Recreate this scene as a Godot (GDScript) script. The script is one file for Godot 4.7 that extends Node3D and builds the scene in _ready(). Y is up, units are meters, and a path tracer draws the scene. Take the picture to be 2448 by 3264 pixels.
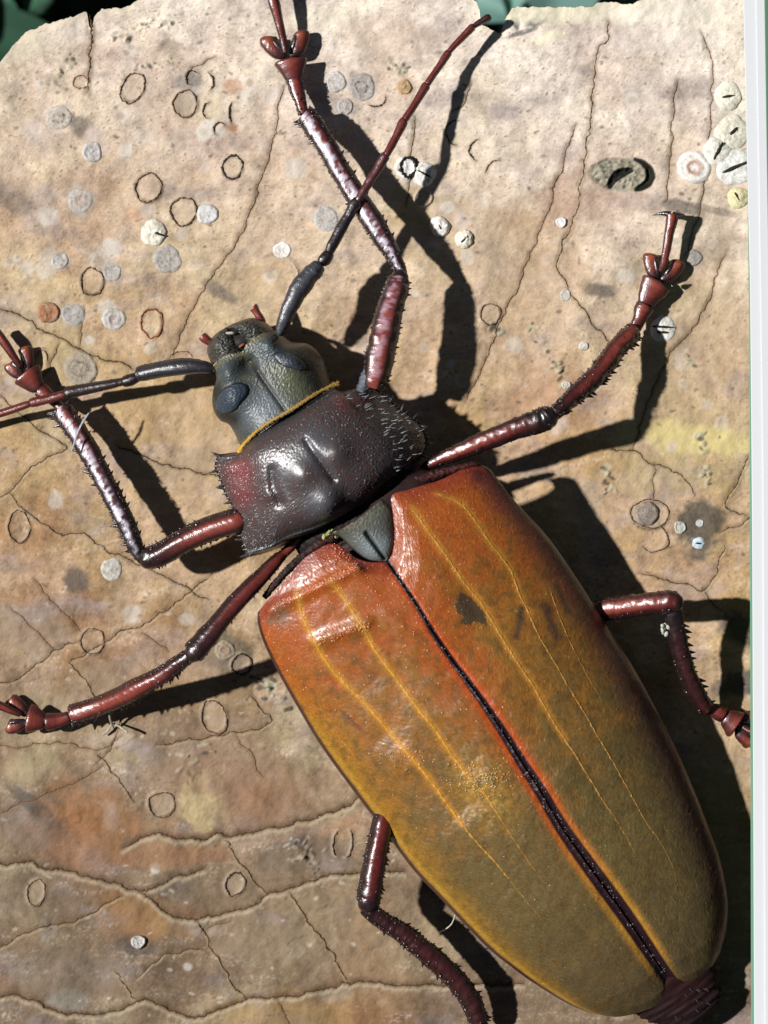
extends Node3D
# A giant longhorn beetle on a large dead leaf, lit by a hard light from the left; the edge of an open book on the right.
# Plan positions are measured in units of 1/17 mm ("px"); P() turns a plan position and a height in mm into metres.

const K := 17000.0
const CAM_H := 0.70
const GN := 4.0            # leaf grid step
const U0 := -80.0
const V0 := -120.0
const NX := 651
const NY := 866

var rng := RandomNumberGenerator.new()
var LC := PackedColorArray()      # leaf colours
var LH := PackedFloat32Array()    # leaf heights in mm
var nz_a: PackedByteArray
var nz_b: PackedByteArray
var nz_c: PackedByteArray
var nz_d: PackedByteArray
var nz_e: PackedByteArray
var fn := FastNoiseLite.new()
var edge_pts: Array = []
var head_top: Patch
var round_k := 0.42
var taken := {}

class Acc:
	var v := PackedVector3Array()
	var c := PackedColorArray()
	var uv := PackedVector2Array()
	var ix := PackedInt32Array()
	func normals() -> PackedVector3Array:
		var n := PackedVector3Array()
		n.resize(v.size())
		for k in range(0, ix.size(), 3):
			var a := ix[k]
			var b := ix[k + 1]
			var d := ix[k + 2]
			var q := (v[d] - v[a]).cross(v[b] - v[a])
			n[a] += q
			n[b] += q
			n[d] += q
		for k in n.size():
			n[k] = n[k].normalized() if n[k].length_squared() > 0.0 else Vector3.UP
		return n
	func commit(m: ArrayMesh, mat: Material) -> void:
		if ix.is_empty():
			return
		var arr := []
		arr.resize(Mesh.ARRAY_MAX)
		arr[Mesh.ARRAY_VERTEX] = v
		arr[Mesh.ARRAY_NORMAL] = normals()
		arr[Mesh.ARRAY_COLOR] = c
		arr[Mesh.ARRAY_TEX_UV] = uv
		arr[Mesh.ARRAY_INDEX] = ix
		m.add_surface_from_arrays(Mesh.PRIMITIVE_TRIANGLES, arr)
		m.surface_set_material(m.get_surface_count() - 1, mat)
	func grid_faces(base: int, na: int, nb: int, flip: bool) -> void:
		for i in na - 1:
			for j in nb - 1:
				var a := base + i * nb + j
				var b := a + 1
				var d := a + nb
				var e := d + 1
				if flip:
					ix.append_array([a, b, d, b, e, d])
				else:
					ix.append_array([a, d, b, b, d, e])
	func up_grid(base: int, na: int, nb: int) -> void:
		# orients the sheet so that its front is up
		var m := base + (na / 2) * nb + nb / 2
		var q := (v[m + 1] - v[m]).cross(v[m + nb] - v[m])
		grid_faces(base, na, nb, q.y > 0.0)

func P(u: float, v: float, h: float) -> Vector3:
	var k := (CAM_H - h * 0.001) / CAM_H / K
	return Vector3((u - 1224.0) * k, h * 0.001, (v - 1632.0) * k)

func ss(a: float, b: float, x: float) -> float:
	var t := clampf((x - a) / (b - a), 0.0, 1.0)
	return t * t * (3.0 - 2.0 * t)

func lut(pts: Array, x: float) -> float:
	for i in range(1, pts.size()):
		if x <= pts[i][0]:
			var t: float = (x - pts[i - 1][0]) / maxf(pts[i][0] - pts[i - 1][0], 1e-6)
			return lerpf(pts[i - 1][1], pts[i][1], clampf(t, 0.0, 1.0))
	return pts[-1][1]

func v2s(flat: Array) -> Array:
	var out := []
	for i in range(0, flat.size(), 2):
		out.append(Vector2(flat[i], flat[i + 1]))
	return out

func resample(pts: Array, n: int) -> PackedVector2Array:
	# Catmull-Rom through the points, evenly spaced by length
	var fine := PackedVector2Array()
	for i in pts.size() - 1:
		var a: Vector2 = pts[maxi(i - 1, 0)]
		var b: Vector2 = pts[i]
		var c: Vector2 = pts[i + 1]
		var d: Vector2 = pts[mini(i + 2, pts.size() - 1)]
		for k in 16:
			fine.append(b.cubic_interpolate(c, a, d, k / 16.0))
	fine.append(pts[-1])
	var len := PackedFloat32Array([0.0])
	for i in range(1, fine.size()):
		len.append(len[i - 1] + fine[i].distance_to(fine[i - 1]))
	var out := PackedVector2Array()
	var j := 1
	for k in n:
		var s := len[-1] * k / (n - 1)
		while j < fine.size() - 1 and len[j] < s:
			j += 1
		out.append(fine[j - 1].lerp(fine[j], clampf((s - len[j - 1]) / maxf(len[j] - len[j - 1], 1e-5), 0.0, 1.0)))
	return out

func plen(pts: Array) -> float:
	var l := 0.0
	for i in range(1, pts.size()):
		l += pts[i].distance_to(pts[i - 1])
	return l

func numbered(n: String) -> String:
	taken[n] = taken.get(n, -1) + 1
	return n if taken[n] == 0 else "%s_%03d" % [n, taken[n]]

func thing(called: String, label: String, category: String, group := "") -> Node3D:
	var o := Node3D.new()
	o.name = numbered(called)
	add_child(o)
	tag(o, label, category, group)
	return o

func tag(o: Node3D, label: String, category: String, group := "") -> void:
	o.set_meta("label", label)
	if category:
		o.set_meta("category", category)
	if group:
		o.set_meta("group", group)

func obj(called: String, m: Mesh, parent: Node = self, label := "") -> MeshInstance3D:
	var o := MeshInstance3D.new()
	o.name = numbered(called) if parent == self else called
	o.mesh = m
	parent.add_child(o, true)
	if parent != self:
		var n := 0
		for s in parent.get_children():
			if s != o and (s.name == called or String(s.name).begins_with(called + "_") and String(s.name).substr(called.length() + 1).is_valid_int()):
				n += 1
		if n > 0:
			o.name = "%s_%03d" % [called, n]
	if label:
		o.set_meta("label", label)
	return o

func one(acc: Acc, mat: Material) -> ArrayMesh:
	var m := ArrayMesh.new()
	acc.commit(m, mat)
	return m

func mat(rough: float, spec := 0.5, col := Color.WHITE, vc := true) -> StandardMaterial3D:
	var m := StandardMaterial3D.new()
	m.albedo_color = col
	m.vertex_color_use_as_albedo = vc
	m.roughness = rough
	m.metallic_specular = spec
	return m

func noise_tex(seed_: int, freq: float, oct: int, size := 512, type := FastNoiseLite.TYPE_SIMPLEX_SMOOTH) -> NoiseTexture2D:
	var n := FastNoiseLite.new()
	n.seed = seed_
	n.noise_type = type
	n.frequency = freq
	n.fractal_octaves = oct
	var t := NoiseTexture2D.new()
	t.width = size
	t.height = size
	t.seamless = true
	t.noise = n
	return t

func bump(m: StandardMaterial3D, t: Texture2D, mm: float, scale: float, triplanar := true) -> StandardMaterial3D:
	m.heightmap_enabled = true
	m.heightmap_texture = t
	m.heightmap_scale = mm * 0.1
	if triplanar:
		m.uv1_triplanar = true
		m.uv1_world_triplanar = true
	m.uv1_scale = Vector3(scale, scale, scale)
	return m

# ---------------------------------------------------------------- limbs

func cat4(c: Array, t: float) -> Vector4:
	var x := clampf(t, 0.0, 1.0) * (c.size() - 1)
	var i := mini(int(x), c.size() - 2)
	var f := x - i
	var a: Vector4 = c[maxi(i - 1, 0)]
	var b: Vector4 = c[i]
	var d: Vector4 = c[i + 1]
	var e: Vector4 = c[mini(i + 2, c.size() - 1)]
	var f2 := f * f
	var f3 := f2 * f
	return 0.5 * (2.0 * b + (d - a) * f + (2.0 * a - 5.0 * b + 4.0 * d - e) * f2 + (3.0 * b - a - 3.0 * d + e) * f3)

func frame_at(c: Array, t: float) -> Array:
	var p := cat4(c, t)
	var q0 := cat4(c, t - 0.02)
	var q1 := cat4(c, t + 0.02)
	var pos := P(p.x, p.y, p.z)
	var tan := (P(q1.x, q1.y, q1.z) - P(q0.x, q0.y, q0.z)).normalized()
	var side := tan.cross(Vector3.UP)
	side = side.normalized() if side.length() > 0.05 else Vector3.RIGHT
	return [pos, tan, side, side.cross(tan), p.w / K]

# c: Vector4(u, v, height mm, radius px); cols: Color at even steps; dark: colour on the flanks
func limb(acc: Acc, c: Array, flat: float, cols: Array, flank: Color, flank_amt := 0.8, seg := 20, rough := 0.03, step := 3.0, round0 := true, round1 := true, painted_sheen := Color(0, 0, 0, 0)) -> void:
	var length := 0.0
	for i in range(1, c.size()):
		length += Vector3(c[i].x - c[i - 1].x, c[i].y - c[i - 1].y, (c[i].z - c[i - 1].z) * 17.0).length()
	var n := clampi(int(length / step), 8, 400)
	var base := acc.v.size()
	for i in n + 1:
		var t := float(i) / n
		var fr := frame_at(c, t)
		var r: float = fr[4]
		var d0 := t * length / maxf(r * K * round_k, 0.5)
		var d1 := (1.0 - t) * length / maxf(r * K * round_k, 0.5)
		if round0 and d0 < 1.0:
			r *= sqrt(maxf(1.0 - (1.0 - d0) * (1.0 - d0), 0.0004))
		if round1 and d1 < 1.0:
			r *= sqrt(maxf(1.0 - (1.0 - d1) * (1.0 - d1), 0.0004))
		var ci := t * (cols.size() - 1)
		var cc: Color = cols[mini(int(ci), cols.size() - 1)].lerp(cols[mini(int(ci) + 1, cols.size() - 1)], ci - int(ci))
		for k in seg:
			var a := TAU * k / seg
			var w := 1.0 + rough * fn.get_noise_3d(fr[0].x * 70000.0 + cos(a) * 90.0, fr[0].z * 70000.0 + sin(a) * 90.0, cos(a * 2.0) * 40.0)
			w *= 1.0 + 0.035 * cos(3.0 * a + 0.6) + 0.03 * cos(5.0 * a) + (0.10 if rough < 0.1 else 0.0) * fn.get_noise_2d(t * length * 0.9 + fr[0].x * 9000.0, cos(a) * 25.0 + c[0].x)
			acc.v.append(fr[0] + fr[2] * cos(a) * r * w + fr[3] * sin(a) * r * flat * w)
			var sp := 0.75 + 0.5 * rng.randf()
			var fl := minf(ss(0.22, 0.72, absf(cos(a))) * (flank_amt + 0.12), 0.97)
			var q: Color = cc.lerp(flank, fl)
			if painted_sheen.a > 0.0 and sin(a) > 0.0:  # highlight painted as a pale stripe along the top of the limb
				q = q.lerp(Color(painted_sheen.r, painted_sheen.g, painted_sheen.b), painted_sheen.a * ss(0.62, 0.12, absf(cos(a) + 0.12)) * ss(0.0, 0.25, t) * clampf(0.5 + 2.2 * fn.get_noise_2d(t * length * 2.0, a * 60.0), 0.0, 1.0))
			acc.c.append(Color(q.r * sp, q.g * sp, q.b * sp))
			acc.uv.append(Vector2(float(k) / seg, t))
	var p1 := acc.v[base]
	var q := (acc.v[base + 1] - p1).cross(acc.v[base + seg] - p1)
	var mid := base + (n / 2) * seg
	q = (acc.v[mid + 1] - acc.v[mid]).cross(acc.v[mid + seg] - acc.v[mid])
	var out: bool = q.dot(acc.v[mid] - frame_at(c, float(n / 2) / n)[0]) > 0.0
	for i in n:
		for k in seg:
			var a := base + i * seg + k
			var b := base + i * seg + (k + 1) % seg
			var d := a + seg
			var e := b + seg
			if out:
				acc.ix.append_array([a, d, b, b, d, e])
			else:
				acc.ix.append_array([a, b, d, b, e, d])
	for s in 2:
		var o := base + s * n * seg
		var cen := acc.v.size()
		acc.v.append(frame_at(c, float(s))[0])
		acc.c.append(acc.c[o])
		acc.uv.append(Vector2(0.5, float(s)))
		for k in seg:
			var a := o + k
			var b := o + (k + 1) % seg
			if (s == 0) == out:
				acc.ix.append_array([cen, a, b])
			else:
				acc.ix.append_array([cen, b, a])

func cone(acc: Acc, p: Vector3, dir: Vector3, len: float, r: float, col: Color, tip: Color, seg := 6, bend := Vector3.ZERO) -> void:
	var s := dir.cross(Vector3.UP)
	s = s.normalized() if s.length() > 0.01 else Vector3.RIGHT
	var n := s.cross(dir).normalized()
	var base := acc.v.size()
	var rings := 4
	for i in rings:
		var t := float(i) / rings
		var rr := r * (1.0 - t * 0.85)
		var o := p + dir * len * t + bend * t * t
		for k in seg:
			var a := TAU * k / seg
			acc.v.append(o + (s * cos(a) + n * sin(a)) * rr)
			acc.c.append(col.lerp(tip, t))
			acc.uv.append(Vector2.ZERO)
	acc.v.append(p + dir * len + bend)
	acc.c.append(tip)
	acc.uv.append(Vector2.ZERO)
	var top := acc.v.size() - 1
	# s x dir order: (s, n, dir) is left- or right-handed; test
	var flip := (s.cross(n)).dot(dir) > 0.0
	for i in rings - 1:
		for k in seg:
			var a := base + i * seg + k
			var b := base + i * seg + (k + 1) % seg
			if flip:
				acc.ix.append_array([a, a + seg, b, b, a + seg, b + seg])
			else:
				acc.ix.append_array([a, b, a + seg, b, b + seg, a + seg])
	for k in seg:
		var a := base + (rings - 1) * seg + k
		var b := base + (rings - 1) * seg + (k + 1) % seg
		if flip:
			acc.ix.append_array([a, top, b])
		else:
			acc.ix.append_array([a, b, top])

func warts(acc: Acc, c: Array, n: int, col: Color, r := 4.0) -> void:
	for i in n:
		var fr := frame_at(c, rng.randf_range(0.04, 0.96))
		var a := (rng.randf_range(-0.5, 0.85) if rng.randf() < 0.5 else rng.randf_range(2.3, 3.6)) if rng.randf() < 0.93 else rng.randf_range(0.3, 2.8)
		var nn: Vector3 = (fr[2] * cos(a) + fr[3] * sin(a)).normalized()
		dome(acc, fr[0] + fr[2] * cos(a) * fr[4] * 0.97 + fr[3] * sin(a) * fr[4] * 0.84, nn, rng.randf_range(0.6, 1.2) * r / K, r * 0.8 / K, col, 6)

func spines(acc: Acc, c: Array, side: float, n: int, t0: float, t1: float, len: float, col: Color, fwd := 0.55, up := 0.12) -> void:
	n = int(n * 1.6)
	warts(acc, c, n * 5, Color(0.03, 0.012, 0.013))
	for i in n:
		var t := lerpf(t0, t1, (i + rng.randf_range(-0.3, 0.3)) / maxf(n - 1, 1))
		var fr := frame_at(c, clampf(t, 0.02, 0.98))
		var dir: Vector3 = (fr[2] * side + fr[1] * rng.randf_range(fwd * 0.5, fwd * 1.5) + fr[3] * rng.randf_range(-0.2, up * 3.0)).normalized()
		var l := len * (rng.randf_range(0.85, 1.3) if rng.randf() < 0.55 else rng.randf_range(0.35, 0.7)) / K
		cone(acc, fr[0] + fr[2] * side * fr[4] * 0.86, dir, l, l * 0.32, col, col * 0.6)

func dome(acc: Acc, p: Vector3, n: Vector3, r: float, h: float, col: Color, seg := 6) -> void:
	var s := n.cross(Vector3(0.3, 0.2, 1.0)).normalized()
	var w := n.cross(s)
	var base := acc.v.size()
	for i in 2:
		var rr := r if i == 0 else r * 0.62
		var hh := 0.0 if i == 0 else h * 0.75
		for k in seg:
			var a := TAU * k / seg
			acc.v.append(p + (s * cos(a) + w * sin(a)) * rr + n * hh)
			acc.c.append(col)
			acc.uv.append(Vector2.ZERO)
	acc.v.append(p + n * h)
	acc.c.append(col)
	acc.uv.append(Vector2.ZERO)
	var flip := s.cross(w).dot(n) > 0.0
	for k in seg:
		var a := base + k
		var b := base + (k + 1) % seg
		if flip:
			acc.ix.append_array([a, a + seg, b, b, a + seg, b + seg, a + seg, base + 2 * seg, b + seg])
		else:
			acc.ix.append_array([a, b, a + seg, b, b + seg, a + seg, a + seg, b + seg, base + 2 * seg])

# ellipsoid with axes in plan, radii in px, turn in radians (plan), height mm
func blob(acc: Acc, u: float, v: float, h: float, ru: float, rv: float, rh_mm: float, turn: float, col: Color, jit := 0.0, na := 20, nb := 36) -> void:
	var base := acc.v.size()
	for i in na + 1:
		var th := PI * i / na
		for j in nb + 1:
			var a := TAU * j / nb
			var x := sin(th) * cos(a) * ru
			var y := sin(th) * sin(a) * rv
			var w := 1.0 + jit * fn.get_noise_3d(x * 2.0 + u, y * 2.0 + v, cos(th) * 40.0)
			x *= w
			y *= w
			acc.v.append(P(u + x * cos(turn) - y * sin(turn), v + x * sin(turn) + y * cos(turn), h + cos(th) * rh_mm * w))
			var sp := 0.8 + 0.4 * rng.randf()
			acc.c.append(Color(col.r * sp, col.g * sp, col.b * sp))
			acc.uv.append(Vector2(float(j) / nb, float(i) / na))
	acc.grid_faces(base, na + 1, nb + 1, false)
	var m := base + (na / 4) * (nb + 1) + 3
	var q := (acc.v[m + nb + 1] - acc.v[m]).cross(acc.v[m + 1] - acc.v[m])
	if q.y > 0.0:   # faces were laid the other way round: turn them
		var first := acc.ix.size() - na * nb * 6
		for k in range(first, acc.ix.size(), 3):
			var tmp := acc.ix[k + 1]
			acc.ix[k + 1] = acc.ix[k + 2]
			acc.ix[k + 2] = tmp

# ---------------------------------------------------------------- patches between four curves

class Patch:
	var na: int
	var nb: int
	var p := PackedVector2Array()
	var h := PackedFloat32Array()
	var c := PackedColorArray()
	func near(q: Vector2) -> int:
		var best := 0
		var bd := 1e12
		for i in range(0, na, 8):
			for j in range(0, nb, 8):
				var d := p[i * nb + j].distance_squared_to(q)
				if d < bd:
					bd = d
					best = i * nb + j
		var bi := best / nb
		var bj := best % nb
		for i in range(maxi(bi - 8, 0), mini(bi + 9, na)):
			for j in range(maxi(bj - 8, 0), mini(bj + 9, nb)):
				var d := p[i * nb + j].distance_squared_to(q)
				if d < bd:
					bd = d
					best = i * nb + j
		return best

# s, o run along the first parameter (at b = 0 and b = 1); f, r along the second (at a = 0 and a = 1)
func coons(s: Array, o: Array, f: Array, r: Array, na: int, nb: int) -> Patch:
	var S := resample(s, na)
	var O := resample(o, na)
	var F := resample(f, nb)
	var R := resample(r, nb)
	var out := Patch.new()
	out.na = na
	out.nb = nb
	out.p.resize(na * nb)
	out.h.resize(na * nb)
	out.c.resize(na * nb)
	for i in na:
		var a := float(i) / (na - 1)
		for j in nb:
			var b := float(j) / (nb - 1)
			out.p[i * nb + j] = S[i] * (1 - b) + O[i] * b + F[j] * (1 - a) + R[j] * a - (F[0] * (1 - a) * (1 - b) + F[nb - 1] * (1 - a) * b + R[0] * a * (1 - b) + R[nb - 1] * a * b)
	return out

func lay(acc: Acc, q: Patch, uvs := Vector2.ONE) -> int:
	var base := acc.v.size()
	for i in q.na:
		for j in q.nb:
			var k := i * q.nb + j
			acc.v.append(P(q.p[k].x, q.p[k].y, q.h[k]))
			acc.c.append(q.c[k])
			acc.uv.append(Vector2(float(j) / (q.nb - 1) * uvs.x, float(i) / (q.na - 1) * uvs.y))
	acc.up_grid(base, q.na, q.nb)
	return base

func gauss(q: Vector2, u: float, v: float, r: float) -> float:
	var d := (q.x - u) * (q.x - u) + (q.y - v) * (q.y - v)
	return exp(-d / (r * r)) if d < 9.0 * r * r else 0.0

func seg_d(q: Vector2, a: Vector2, b: Vector2) -> float:
	return q.distance_to(Geometry2D.get_closest_point_to_segment(q, a, b))

# ---------------------------------------------------------------- the leaf

func nimg(seed_: int, freq: float, oct: int, sx := 1, sy := 1, type := FastNoiseLite.TYPE_SIMPLEX_SMOOTH) -> PackedByteArray:
	var n := FastNoiseLite.new()
	n.seed = seed_
	n.noise_type = type
	n.frequency = freq
	n.fractal_octaves = oct
	var im := n.get_image(NX / sx + 1, NY / sy + 1)
	im.resize(NX, NY, Image.INTERPOLATE_CUBIC)
	return im.get_data()

func leaf_edge(u: float) -> float:
	return lut(edge_pts, u) + 5.0 * fn.get_noise_2d(u * 1.2, 77.0) + 3.0 * fn.get_noise_2d(u * 4.0, 7.0)

func leaf_h(u: float, v: float) -> float:
	var x := clampf((u - U0) / GN, 0.0, NX - 1.001)
	var y := clampf((v - V0) / GN, 0.0, NY - 1.001)
	var i := int(x)
	var j := int(y)
	var a := lerpf(LH[j * NX + i], LH[j * NX + i + 1], x - i)
	var b := lerpf(LH[(j + 1) * NX + i], LH[(j + 1) * NX + i + 1], x - i)
	return lerpf(a, b, y - j)

func blot(u: float, v: float, ru: float, rv: float, rot: float, col: Color, alpha: float, soft: float, ragged := 0.25, dh := 0.0, speckle := 0.0) -> void:
	var big := maxf(ru, rv) * (1.0 + soft + ragged)
	var cr := cos(-rot)
	var sr := sin(-rot)
	for j in range(maxi(0, int((v - big - V0) / GN)), mini(NY, int((v + big - V0) / GN) + 2)):
		for i in range(maxi(0, int((u - big - U0) / GN)), mini(NX, int((u + big - U0) / GN) + 2)):
			var k := j * NX + i
			var dx := U0 + i * GN - u
			var dy := V0 + j * GN - v
			var x := (dx * cr - dy * sr) / ru
			var y := (dx * sr + dy * cr) / rv
			var d := sqrt(x * x + y * y) + (nz_b[k] / 127.5 - 1.0) * ragged + (nz_c[k] / 127.5 - 1.0) * ragged * 0.5
			var a := alpha * (1.0 - ss(1.0 - soft, 1.0 + soft, d))
			if a <= 0.0:
				continue
			if speckle > 0.0:
				a *= clampf(1.0 - speckle * (nz_e[k] / 255.0) * 1.6, 0.0, 1.0)
			LC[k] = LC[k].lerp(col, a)
			LH[k] += dh * a

func groove(pts: PackedVector2Array, w: float, col: Color, alpha: float, dh: float, ox := 0.0, oy := 0.0) -> void:
	var near := {}
	for p in pts:
		var pu := p.x + ox
		var pv := p.y + oy
		for j in range(maxi(0, int((pv - w * 2.2 - V0) / GN)), mini(NY, int((pv + w * 2.2 - V0) / GN) + 2)):
			for i in range(maxi(0, int((pu - w * 2.2 - U0) / GN)), mini(NX, int((pu + w * 2.2 - U0) / GN) + 2)):
				var d := Vector2(U0 + i * GN - pu, V0 + j * GN - pv).length()
				var k := j * NX + i
				if d < near.get(k, 1e9):
					near[k] = d
	for k in near:
		var g := exp(-near[k] * near[k] / (w * w))
		LC[k] = LC[k].lerp(col, alpha * g)
		LH[k] += dh * g

func leaf_fields() -> void:
	nz_a = nimg(11, 0.006, 3)
	nz_b = nimg(12, 0.035, 3)
	nz_c = nimg(13, 0.13, 2)
	nz_d = nimg(14, 0.05, 4, 3, 1)
	nz_e = nimg(15, 0.30, 2)
	var nz_f := nimg(16, 0.012, 4)
	var nz_g := nimg(17, 0.02, 3, 2, 1)
	var nz_h := nimg(18, 0.22, 2, 3, 1)
	LC.resize(NX * NY)
	LH.resize(NX * NY)
	var tan_ := Color(0.50, 0.350, 0.210)
	var pale := Color(0.82, 0.735, 0.62)
	var ochre := Color(0.47, 0.315, 0.135)
	var brown := Color(0.225, 0.155, 0.095)
	var rust := Color(0.30, 0.135, 0.055)
	var grey := Color(0.26, 0.225, 0.18)
	for j in NY:
		var v := V0 + j * GN
		for i in NX:
			var u := U0 + i * GN
			var k := j * NX + i
			var a := nz_a[k] / 255.0
			var b := nz_b[k] / 255.0
			var d := nz_d[k] / 255.0
			var e := nz_e[k] / 255.0
			var f := nz_f[k] / 255.0
			var g := nz_g[k] / 255.0
			var hh := nz_h[k] / 255.0
			# bleached at the torn top, browner low left; light falloff painted in as well
			var top := clampf(1.02 - v / 1150.0 + (u - 1224.0) / 5000.0 + (f - 0.5) * 0.5, 0.0, 1.0)
			var low := ss(1300.0, 2600.0, v - u * 0.35 + (f - 0.5) * 1000.0)
			var c := tan_.lerp(ochre, ss(0.45, 0.7, f) * 0.75)
			c = c.lerp(pale, top * 0.85)
			c = c.lerp(brown, low * 0.86)
			c = c.lerp(rust, ss(0.58, 0.80, a) * (0.22 + 0.38 * low))
			c = c.lerp(grey, ss(0.60, 0.82, g) * (0.4 + 0.2 * low))
			c = c.lerp(Color(0.50, 0.42, 0.25), ss(0.60, 0.85, 1.0 - a) * 0.45)
			c = c.lerp(Color(0.13, 0.09, 0.06), ss(0.60, 0.80, e * 0.6 + hh * 0.4) * 0.8)
			c = c.lerp(Color(0.66, 0.60, 0.50), ss(0.60, 0.85, (1.0 - e) * 0.55 + d * 0.45) * 0.55)
			c = c.lerp(Color(0.36, 0.26, 0.24), ss(0.55, 0.8, b * 0.5 + g * 0.5) * 0.35)
			var m := 0.74 + 0.32 * d + 0.18 * b + (e - 0.5) * 0.36 + (hh - 0.5) * 0.40 + rng.randf_range(-0.09, 0.09)
			m *= 1.0 - 0.26 * ss(1700.0, 3000.0, v - u * 0.30 + (b - 0.5) * 500.0)  # falloff of the light painted as darkening toward the lower left
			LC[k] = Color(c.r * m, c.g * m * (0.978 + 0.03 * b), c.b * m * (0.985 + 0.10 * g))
			LH[k] = (f - 0.5) * 1.5 + (b - 0.5) * 0.30 + (d - 0.5) * 0.22 + (e - 0.5) * 0.09 + (hh - 0.5) * 0.07
			LH[k] -= 0.9 * ss(250.0, 0.0, v - 40.0)

func ribbon(pts: PackedVector2Array, w: float, hmm: float, col: Color, lift: float, height: Callable, jag := 1.0, taper := 5.0) -> Acc:
	# a low ridge that follows the ground: three-sided, with uneven width
	var acc := Acc.new()
	var n := pts.size()
	for i in n:
		var t := (pts[mini(i + 1, n - 1)] - pts[maxi(i - 1, 0)]).normalized()
		var s := Vector2(-t.y, t.x)
		var wob := fn.get_noise_2d(pts[i].x * 6.0, pts[i].y * 6.0)
		var p := pts[i] + s * jag * 3.0 * fn.get_noise_2d(pts[i].x * 3.0 + 50.0, pts[i].y * 3.0)
		var ends := minf(1.0, minf(i / 5.0, (n - 1 - i) / taper) + 0.15)
		var ww := w * maxf(0.22, 0.72 + 1.1 * wob) * ends
		for k in 5:
			var x := (k - 2) / 2.0
			var q := p + s * x * ww
			var hg: float = height.call(q.x, q.y)
			acc.v.append(P(q.x, q.y, hg + lift + hmm * (1.0 - x * x) * ends - (0.12 if absf(x) > 0.9 else 0.0)))
			var m := 0.75 + 0.5 * rng.randf()
			acc.c.append(Color(col.r * m, col.g * m, col.b * m))
			acc.uv.append(Vector2(x, i))
	acc.up_grid(0, n, 5)
	return acc

func ring(u: float, v: float, ru: float, rv: float, rot: float, w: float, hmm: float, col: Color, jag := 0.06, a0 := 0.0, a1 := TAU) -> Acc:
	var pts := PackedVector2Array()
	var n := int(maxf(18.0, (ru + rv) * (a1 - a0) / 2.0 / 4.0))
	for i in n + 1:
		var a := lerpf(a0, a1, float(i) / n)
		var w2 := 1.0 + jag * fn.get_noise_2d(cos(a) * 30.0 + u, sin(a) * 30.0 + v) * 2.0 + jag * 0.6 * fn.get_noise_2d(cos(a) * 120.0 + u, sin(a) * 120.0)
		var x := cos(a) * ru * w2
		var y := sin(a) * rv * w2
		pts.append(Vector2(u + x * cos(rot) - y * sin(rot), v + x * sin(rot) + y * cos(rot)))
	return ribbon(pts, w, hmm, col, 0.03, leaf_h, 0.5)

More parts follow.
